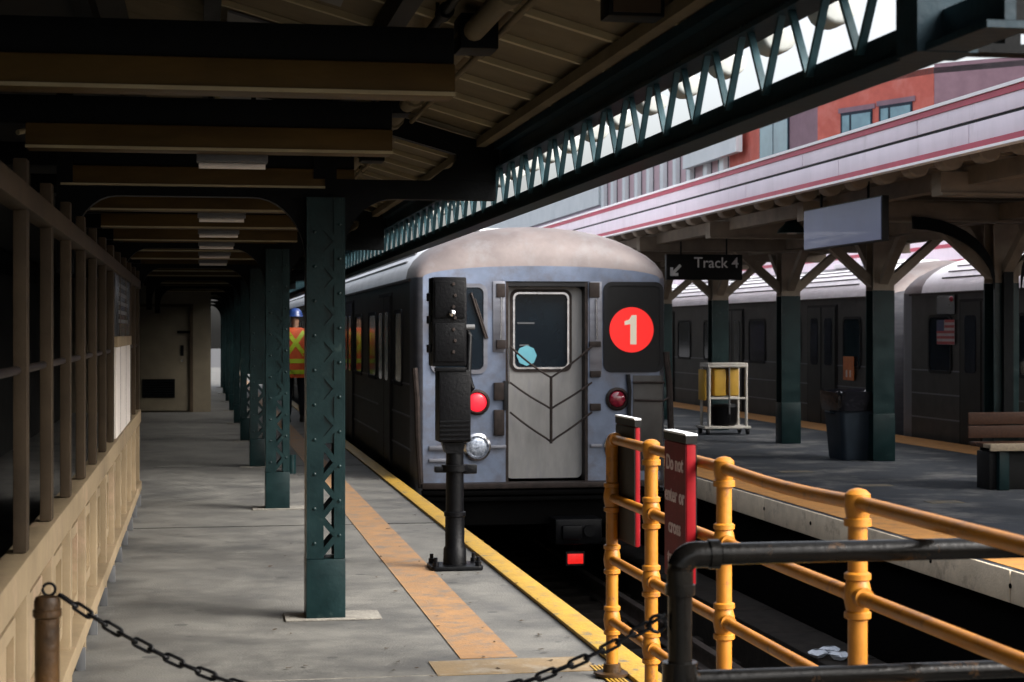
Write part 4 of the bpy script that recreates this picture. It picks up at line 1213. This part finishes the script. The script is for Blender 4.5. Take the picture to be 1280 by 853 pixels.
# bin
X_, Y_ = gnd(1083, 576)
bn = thing('waste_bin', 'slate blue plastic bin with black liner beside a teal column', 'bin', (X_ - .02, Y_ + .27, 0))
MB().loft([[(u, v, z) for u, v in rrect(-a, a, -a, a, .06)] for a, z in ((.25, .002), (.26, .02), (.305, .66), (.32, .665), (.32, .70), (.295, .70), (.27, .2))], True, True, True).build('bin_body', BINM, bn)
m = MB()
rings = []
for z, a, j in ((.58, .325, .0), (.62, .335, .02), (.70, .345, .02), (.76, .345, .02), (.80, .36, .03), (.78, .30, .02), (.66, .27, .01)):
    rg = []
    for i, (u, v) in enumerate(rrect(-a, a, -a, a, .09, 6)):
        jj = 1 + j * rnd.uniform(-1.6, 1.6)
        rg.append((u * jj, v * jj, z + rnd.uniform(-1, 1) * j * .8))
    rings.append(rg)
m.loft(rings, True, False, True).build('liner', BAGM, bn, sharp=25)
for s in (-1, 1):
    MB().path([(s * .30, -.08, .55), (s * .35, -.08, .56), (s * .35, .08, .56), (s * .30, .08, .55)], .014, 8).build('handle', BINM, bn)
# cart
X_, Y_ = gnd(911, 544)
ct = thing('cleaning_cart', 'white framed cleaning cart with yellow bags on the right platform', 'cart', (X_, Y_ + .25, 0))
B(-.36, .34, -.25, .25, .09, .125).build('deck', CARTM, ct, .01)
for a in (-1, 1):
    for b in (-1, 1):
        c_ = MB().lathe([(.045, -.018), (.05, 0), (.045, .018)], (a * .30, b * .2, .05), 'x', 14).build('caster', RUBBER, ct)
        B(a * .30 - .03, a * .30 + .03, b * .2 - .02, b * .2 + .02, .088 - .02, .0895).build('fork', GREYSH, c_)
for a, b in ((-.28, -.2), (.28, -.2), (-.28, .2), (.28, .2)):
    MB().tube((a, b, .125), (a, b, 1.02), .022, 10).build('upright', CARTM, ct)
for b in (-.2, .2):
    MB().tube((-.30, b, 1.0), (.30, b, 1.0), .024, 10).build('top_bar', CARTM, ct)
    MB().tube((-.28, b, .53), (.28, b, .53), .018, 10).build('cross_bar', CARTM, ct)
for a in (-.28, .28):
    MB().tube((a, -.2, 1.0), (a, .2, 1.0), .022, 10).build('top_bar', CARTM, ct)
B(-.30, .30, -.22, .22, 1.02, 1.045).build('top_tray', CARTM, ct, .008)
B(-.19, -.01, -.16, .16, .56, .97).build('bag', CARTY, ct, .03)
B(.04, .19, -.16, .16, .56, .97).build('bag', CARTY, ct, .03)
B(-.345, -.305, -.15, .15, .5, .95).build('side_bag', CARTY, ct, .015)
bk = MB().lathe([(.16, .126), (.19, .16), (.20, .40), (.17, .44)], (0, .0, 0), 'z', 18).build('bucket', BLACK, ct)
MB().tube((.02, -.22, .30), (.02, -.21, 1.0), .012, 8).build('mop_handle', GREYSH, ct)
# bench
X_, Y_ = gnd(1250, 614)
be = thing('wooden_bench', 'brown wooden bench with pale seat edge at the right side', 'bench', (X_, Y_, 0))
for q in range(3):
    B(-.10, 2.2, .02 + q * .15, .155 + q * .15, .40, .44).build('seat_slat', WOODP if q == 0 else WOODM, be, .008)
B(-.10, 2.2, -.01, .018, .375, .445).build('seat_edge', WOODP, be, .006)
for q in range(2):
    B(-.10, 2.2, .47, .50, .47 + q * .13, .59 + q * .13).build('back_slat', WOODM, be, .008)
for x in (.06, 1.0, 1.95):
    B(x - .05, x + .05, .03, .10, 0.001, .40).build('leg', TEAL, be, .006)
    B(x - .05, x + .05, .43, .468, 0.001, .39).build('leg', TEAL, be, .006)
B(-.05, 2.15, .12, .40, .001, .36).build('base_box', SIGNBLK, be, .01)

# ================================================================== WORKER
wx = (369 - VPX) * CS * 29.3 / F
wy = (29.3 - wx * SN) / CS
wk = thing('person', 'worker in orange vest with lime tape and blue helmet standing behind the columns', 'person', (wx, wy, 0))
def skin(name, verts, edges, m_, root=0, sub=1):
    me = bpy.data.meshes.new(name)
    me.from_pydata([v[:3] for v in verts], edges, [])
    o = put(name, me, wk)
    me.materials.append(m_)
    sk = o.modifiers.new('skin', 'SKIN')
    if not me.skin_vertices:
        bm = bmesh.new(); bm.from_mesh(me); bm.verts.layers.skin.verify(); bm.to_mesh(me); bm.free()
    for i, v in enumerate(verts):
        r_ = v[3]
        me.skin_vertices[0].data[i].radius = r_ if isinstance(r_, tuple) else (r_, r_)
        me.skin_vertices[0].data[i].use_root = (i == root)
    sb = o.modifiers.new('sub', 'SUBSURF')
    sb.levels = sub
    sb.render_levels = sub
    sk.use_smooth_shade = True
    return o
V, E_ = [], []
def vv(x, y, z, r, par=None):
    V.append((x, y, z, r))
    if par is not None:
        E_.append((par, len(V) - 1))
    return len(V) - 1
pel = vv(0, 0, .95, (.15, .11))
ab = vv(0, .01, 1.12, (.145, .10), pel)
chst = vv(0, 0, 1.34, (.17, .11), ab)
nb_ = vv(0, -.01, 1.50, .065, chst)
nk = vv(0, .005, 1.58, .055, nb_)
h1 = vv(0, .015, 1.66, (.075, .09), nk)
h2 = vv(0, .015, 1.74, (.078, .095), h1)
h3 = vv(0, .005, 1.80, (.055, .07), h2)
for s in (-1, 1):
    sh = vv(s * .19, 0, 1.44, .06, chst)
    el = vv(s * .25, -.03, 1.16, .045, sh)
    wr_ = vv(s * .26, .06, .92, .03, el)
    pm_ = vv(s * .26, .085, .84, (.022, .038), wr_)
    for k, (dy, ln2) in enumerate(((-.03, .075), (-.01, .085), (.01, .08), (.03, .06))):
        f1 = vv(s * .258, .085 + dy, .80, .010, pm_)
        f2 = vv(s * .25, .09 + dy, .80 - ln2 * .55, .009, f1)
        vv(s * .235, .095 + dy, .80 - ln2, .008, f2)
    t1 = vv(s * .24, .13, .84, .011, pm_)
    vv(s * .225, .145, .80, .009, t1)
    hp = vv(s * .10, 0, .88, .095, pel)
    kn = vv(s * .12, .02, .49, .062, hp)
    an = vv(s * .13, -.02, .09, .042, kn)
    vv(s * .14, .12, .045, (.045, .035), an)
skin('body', V, E_, SKIN, 0, 1)
V, E_ = [], []
a = vv(0, 0, .97, (.17, .125))
for s in (-1, 1):
    hp = vv(s * .105, 0, .86, .105, a)
    kn = vv(s * .122, .02, .49, .082, hp)
    vv(s * .13, -.01, .07, .068, kn)
skin('trousers', V, E_, NAVY)
V, E_ = [], []
a = vv(0, 0, 1.02, (.165, .115))
b = vv(0, 0, 1.34, (.19, .125), a)
c = vv(0, 0, 1.49, .085, b)
for s in (-1, 1):
    sh = vv(s * .20, 0, 1.44, .075, b)
    el = vv(s * .255, -.03, 1.16, .062, sh)
    vv(s * .262, .055, .94, .045, el)
skin('shirt', V, E_, NAVY)
def ell(a, b, z, n=24, y0=0):
    return [(a * math.copysign(abs(math.cos(2 * math.pi * i / n)) ** .8, math.cos(2 * math.pi * i / n)), y0 + b * math.sin(2 * math.pi * i / n), z) for i in range(n)]
VP = [(.215, .165, .74), (.222, .17, .90), (.225, .165, 1.10), (.245, .165, 1.30), (.25, .155, 1.44), (.19, .115, 1.535), (.10, .085, 1.57)]
MB().loft([ell(*p) for p in VP]).build('vest', VESTO, wk, sharp=70)
def vp(z):
    for p, q in zip(VP, VP[1:]):
        if p[2] <= z <= q[2]:
            u_ = (z - p[2]) / (q[2] - p[2])
            return p[0] + (q[0] - p[0]) * u_, p[1] + (q[1] - p[1]) * u_
for z0 in (.80, .98):
    MB().loft([ell(vp(z)[0] + .006, vp(z)[1] + .006, z) for z in (z0, z0 + .035, z0 + .07)]).build('reflective_band', VESTY, wk, sharp=70)
for s in (-1, 1):
    rows = []
    for i in range(9):
        u_ = i / 8
        z = 1.52 - .42 * u_
        x = s * (.15 - .31 * u_)
        a_, b_ = vp(z)
        row = []
        for dx in (-.042, .042):
            xx = max(-a_ * .97, min(a_ * .97, x + dx))
            yy = -(b_) * math.sqrt(max(0, 1 - (abs(xx) / a_) ** 2.5)) - .008
            row.append((xx, yy, z))
        rows.append(row)
    MB().loft(rows, False).build('reflective_strap', VESTY, wk)
ht = MB().lathe([(.135, 1.755), (.125, 1.765), (.118, 1.80), (.10, 1.85), (.06, 1.885), (.01, 1.895)], (0, .01, 0), 'z', 22).build('helmet', HATB, wk, sharp=60)
for s in (-1, 1):
    MB().loft([[(s * .13 + u, v + .03, z) for u, v in rrect(-w_, w_, -l_, l_, w_ * .9)] for w_, l_, z in ((.055, .14, .001), (.058, .145, .03), (.05, .11, .08), (.05, .06, .14))], True, True, True).build('boot', BOOT, wk)

# ================================================================== BACKGROUND BUILDINGS
XBD = 20.0
def ybd(px):
    return onX(px, XBD)
def facade(t, P0, P1, z0, z1, th, m_, name='wall'):
    P0, P1 = Vector(P0), Vector(P1)
    d = (P1 - P0).normalized()
    nrm = Vector((-d.y, d.x))
    if nrm.dot(-P0) < 0:
        nrm = -nrm
    b = [P0, P1, P1 - nrm * th, P0 - nrm * th]
    MB().prism([(p.x, p.y) for p in b], 'z', z0, z1).build(name, m_, t)
    return d, nrm
def opening(t, P0, d, nrm, a0, a1, z0, z1, frame, glass, out=.05, split=None, fw=.10):
    def bx_(u0, u1, v0, v1, o0, o1, name, m_, par):
        q = [P0 + d * u0 + nrm * o0, P0 + d * u1 + nrm * o0, P0 + d * u1 + nrm * o1, P0 + d * u0 + nrm * o1]
        return MB().prism([(p.x, p.y) for p in q], 'z', v0, v1).build(name, m_, par)
    w_ = bx_(a0, a1, z0, z1, .01, out, 'window', frame, t)
    bx_(a0 - .12, a1 + .12, z0 - .14, z0 - .002, .01, out + .10, 'sill', FARWHITE, w_)
    bx_(a0 - .12, a1 + .12, z1 + .002, z1 + .16, .01, out - .01, 'lintel', PURBRICK, w_)
    ed = [a0 + fw] + ([a0 + (a1 - a0) * split] if split else []) + [a1]
    for i in range(len(ed) - 1):
        bx_(ed[i] + (fw / 2 if i else 0), ed[i + 1] - fw / 2, z0 + fw, z1 - fw, out + .005, out + .02, 'pane', glass, w_)
# lavender wall, far left
y_s, d_s = ybd(752)
y_e, d_e = ybd(560)
bA = thing('far_building', 'long lavender building wall behind the train roof, left of the fin windows', 'building', (XBD + 6, (y_s + y_e) / 2, -7.0))
ztA = hgt(229, d_s)
B(-6.0, 6, y_s - (y_s + y_e) / 2 + .02, (y_e - y_s) / 2, 0, ztA + 7.0).build('wall', LAVWALL, bA)
B(-6.15, -6.001, y_s - (y_s + y_e) / 2 + .02, (y_e - y_s) / 2, ztA + 5.9, ztA + 7.15).build('sky_strip', FARWHITE, bA)  # added white strip standing in for bright sky above the wall
B(-6.08, -6.001, y_s - (y_s + y_e) / 2 + .02, (y_e - y_s) / 2, ztA + 4.2, ztA + 4.3).build('string_course', PURBRICK, bA)
# fin window building
y_f, d_f = ybd(938)
bB = thing('far_building', 'pink panelled building with a row of tall narrow windows and white fins', 'building', (0, 0, -7.0))
B(XBD, XBD + 12, y_f + .02, y_s - .02, 0, 16.75).build('wall', PINKWALL, bB)
pxs = [752, 764.5, 779, 794, 809, 826, 842, 859, 880, 899]
pxe = [760, 772, 787, 802.5, 817.5, 835, 851, 869, 890, 911]
for a_, b_ in zip(pxs, pxe):
    ya, da = ybd(b_)
    yb, db = ybd(a_)
    w_ = B(XBD - .04, XBD - .002, ya, yb, 6.0, 16.5).build('window', FARDARK, bB)
    B(XBD - .06, XBD - .0405, ya + (yb - ya) * .52, yb - .03, 6.1, 16.4).build('pane', FARGLASS, w_)
    B(XBD - .22, XBD - .0405, ya, ya + (yb - ya) * .45, 6.0, 16.5).build('fin', FARWHITE, w_)
ya, da = ybd(936); yb, db = ybd(868)
B(XBD - .5, XBD - .25, ya, yb, hgt(190, da) + 7.0, 16.9).build('white_panel', FARWHITE, bB)
# purple brick link, red brick block, purple brick wing
y_g, d_g = ybd(1022)
bC = thing('far_building', 'brick building with red brick bay, purple brick wings and wide windows', 'building', (0, 0, -7.0))
P0 = Vector((XBD, y_f)); P1 = Vector((XBD, y_g))
d1, n1 = facade(bC, P0, P1, 0, 16.75, 8, PURBRICK)
L1_ = (P1 - P0).length
def along(P, d, px):
    # distance along a facade at which the photo column px is met
    t = (px - 640.0) / F
    # (p.r)/(p.f) = t
    rx, ry, fx_, fy_ = CS, -SN, SN, CS
    a = P.x * rx + P.y * ry - t * (P.x * fx_ + P.y * fy_)
    b = d.x * rx + d.y * ry - t * (d.x * fx_ + d.y * fy_)
    return -a / b
def dep(P):
    return P.x * SN + P.y * CS
zq = 7.0
B(XBD - .03, XBD - .002, ybd(951)[0], y_f, 0, 16.7).build('brick_bay', REDBRICK, bC)
B(XBD - .03, XBD - .002, y_f + .03, ybd(913)[0], 0, 16.7).build('brick_bay', REDBRICK, bB)
a0, a1 = along(P0, d1, 951), along(P0, d1, 987)
dd_ = dep(P0 + d1 * a0)
opening(bC, P0, d1, n1, a0, a1, hgt(200, dd_) + zq - 1.5, hgt(158, dd_) + zq, FARDARK, FARGLASS, split=.5)
d2 = Vector((.389, -.921))
e2 = along(P1, d2, 1167)
P2 = P1 + d2 * e2
zt2 = hgt(84, dep(P2)) + zq
facade(bC, P1, P2, 0, zt2, 8, REDBRICK)
n2 = Vector((-.921, -.389))
for p0_, p1_, q0, q1 in ((1052, 1091, 142, 175), (1100, 1141, 133, 162)):
    a0, a1 = along(P1, d2, p0_), along(P1, d2, p1_)
    ddp = dep(P1 + d2 * a0)
    opening(bC, P1, d2, n2, a0, a1, hgt(q1, ddp) + zq - .6, hgt(q0, ddp) + zq, FARDARK, FARGLASS, split=.33)
d3 = Vector((.7071, -.7071))
P3 = P2 + d3 * along(P2, d3, 1420)
facade(bC, P2 + d3 * .02, P3, 0, zt2 + .1, 8, PURBRICK)
facade(bC, P2 + d3 * .02 + Vector((-.06, -.06)), P3 + Vector((-.06, -.06)), zt2 - 1.6, zt2 - 1.5, .05, FARDARK, 'string_course')
MB().prism([(P1.x, P1.y), (P2.x, P2.y), (P3.x, P3.y), (P3.x + 15, P3.y + 10), (P1.x + 15, P1.y + 20)], 'z', zt2 - .2, zt2 - .02).build('roof', GREYSH, bC)
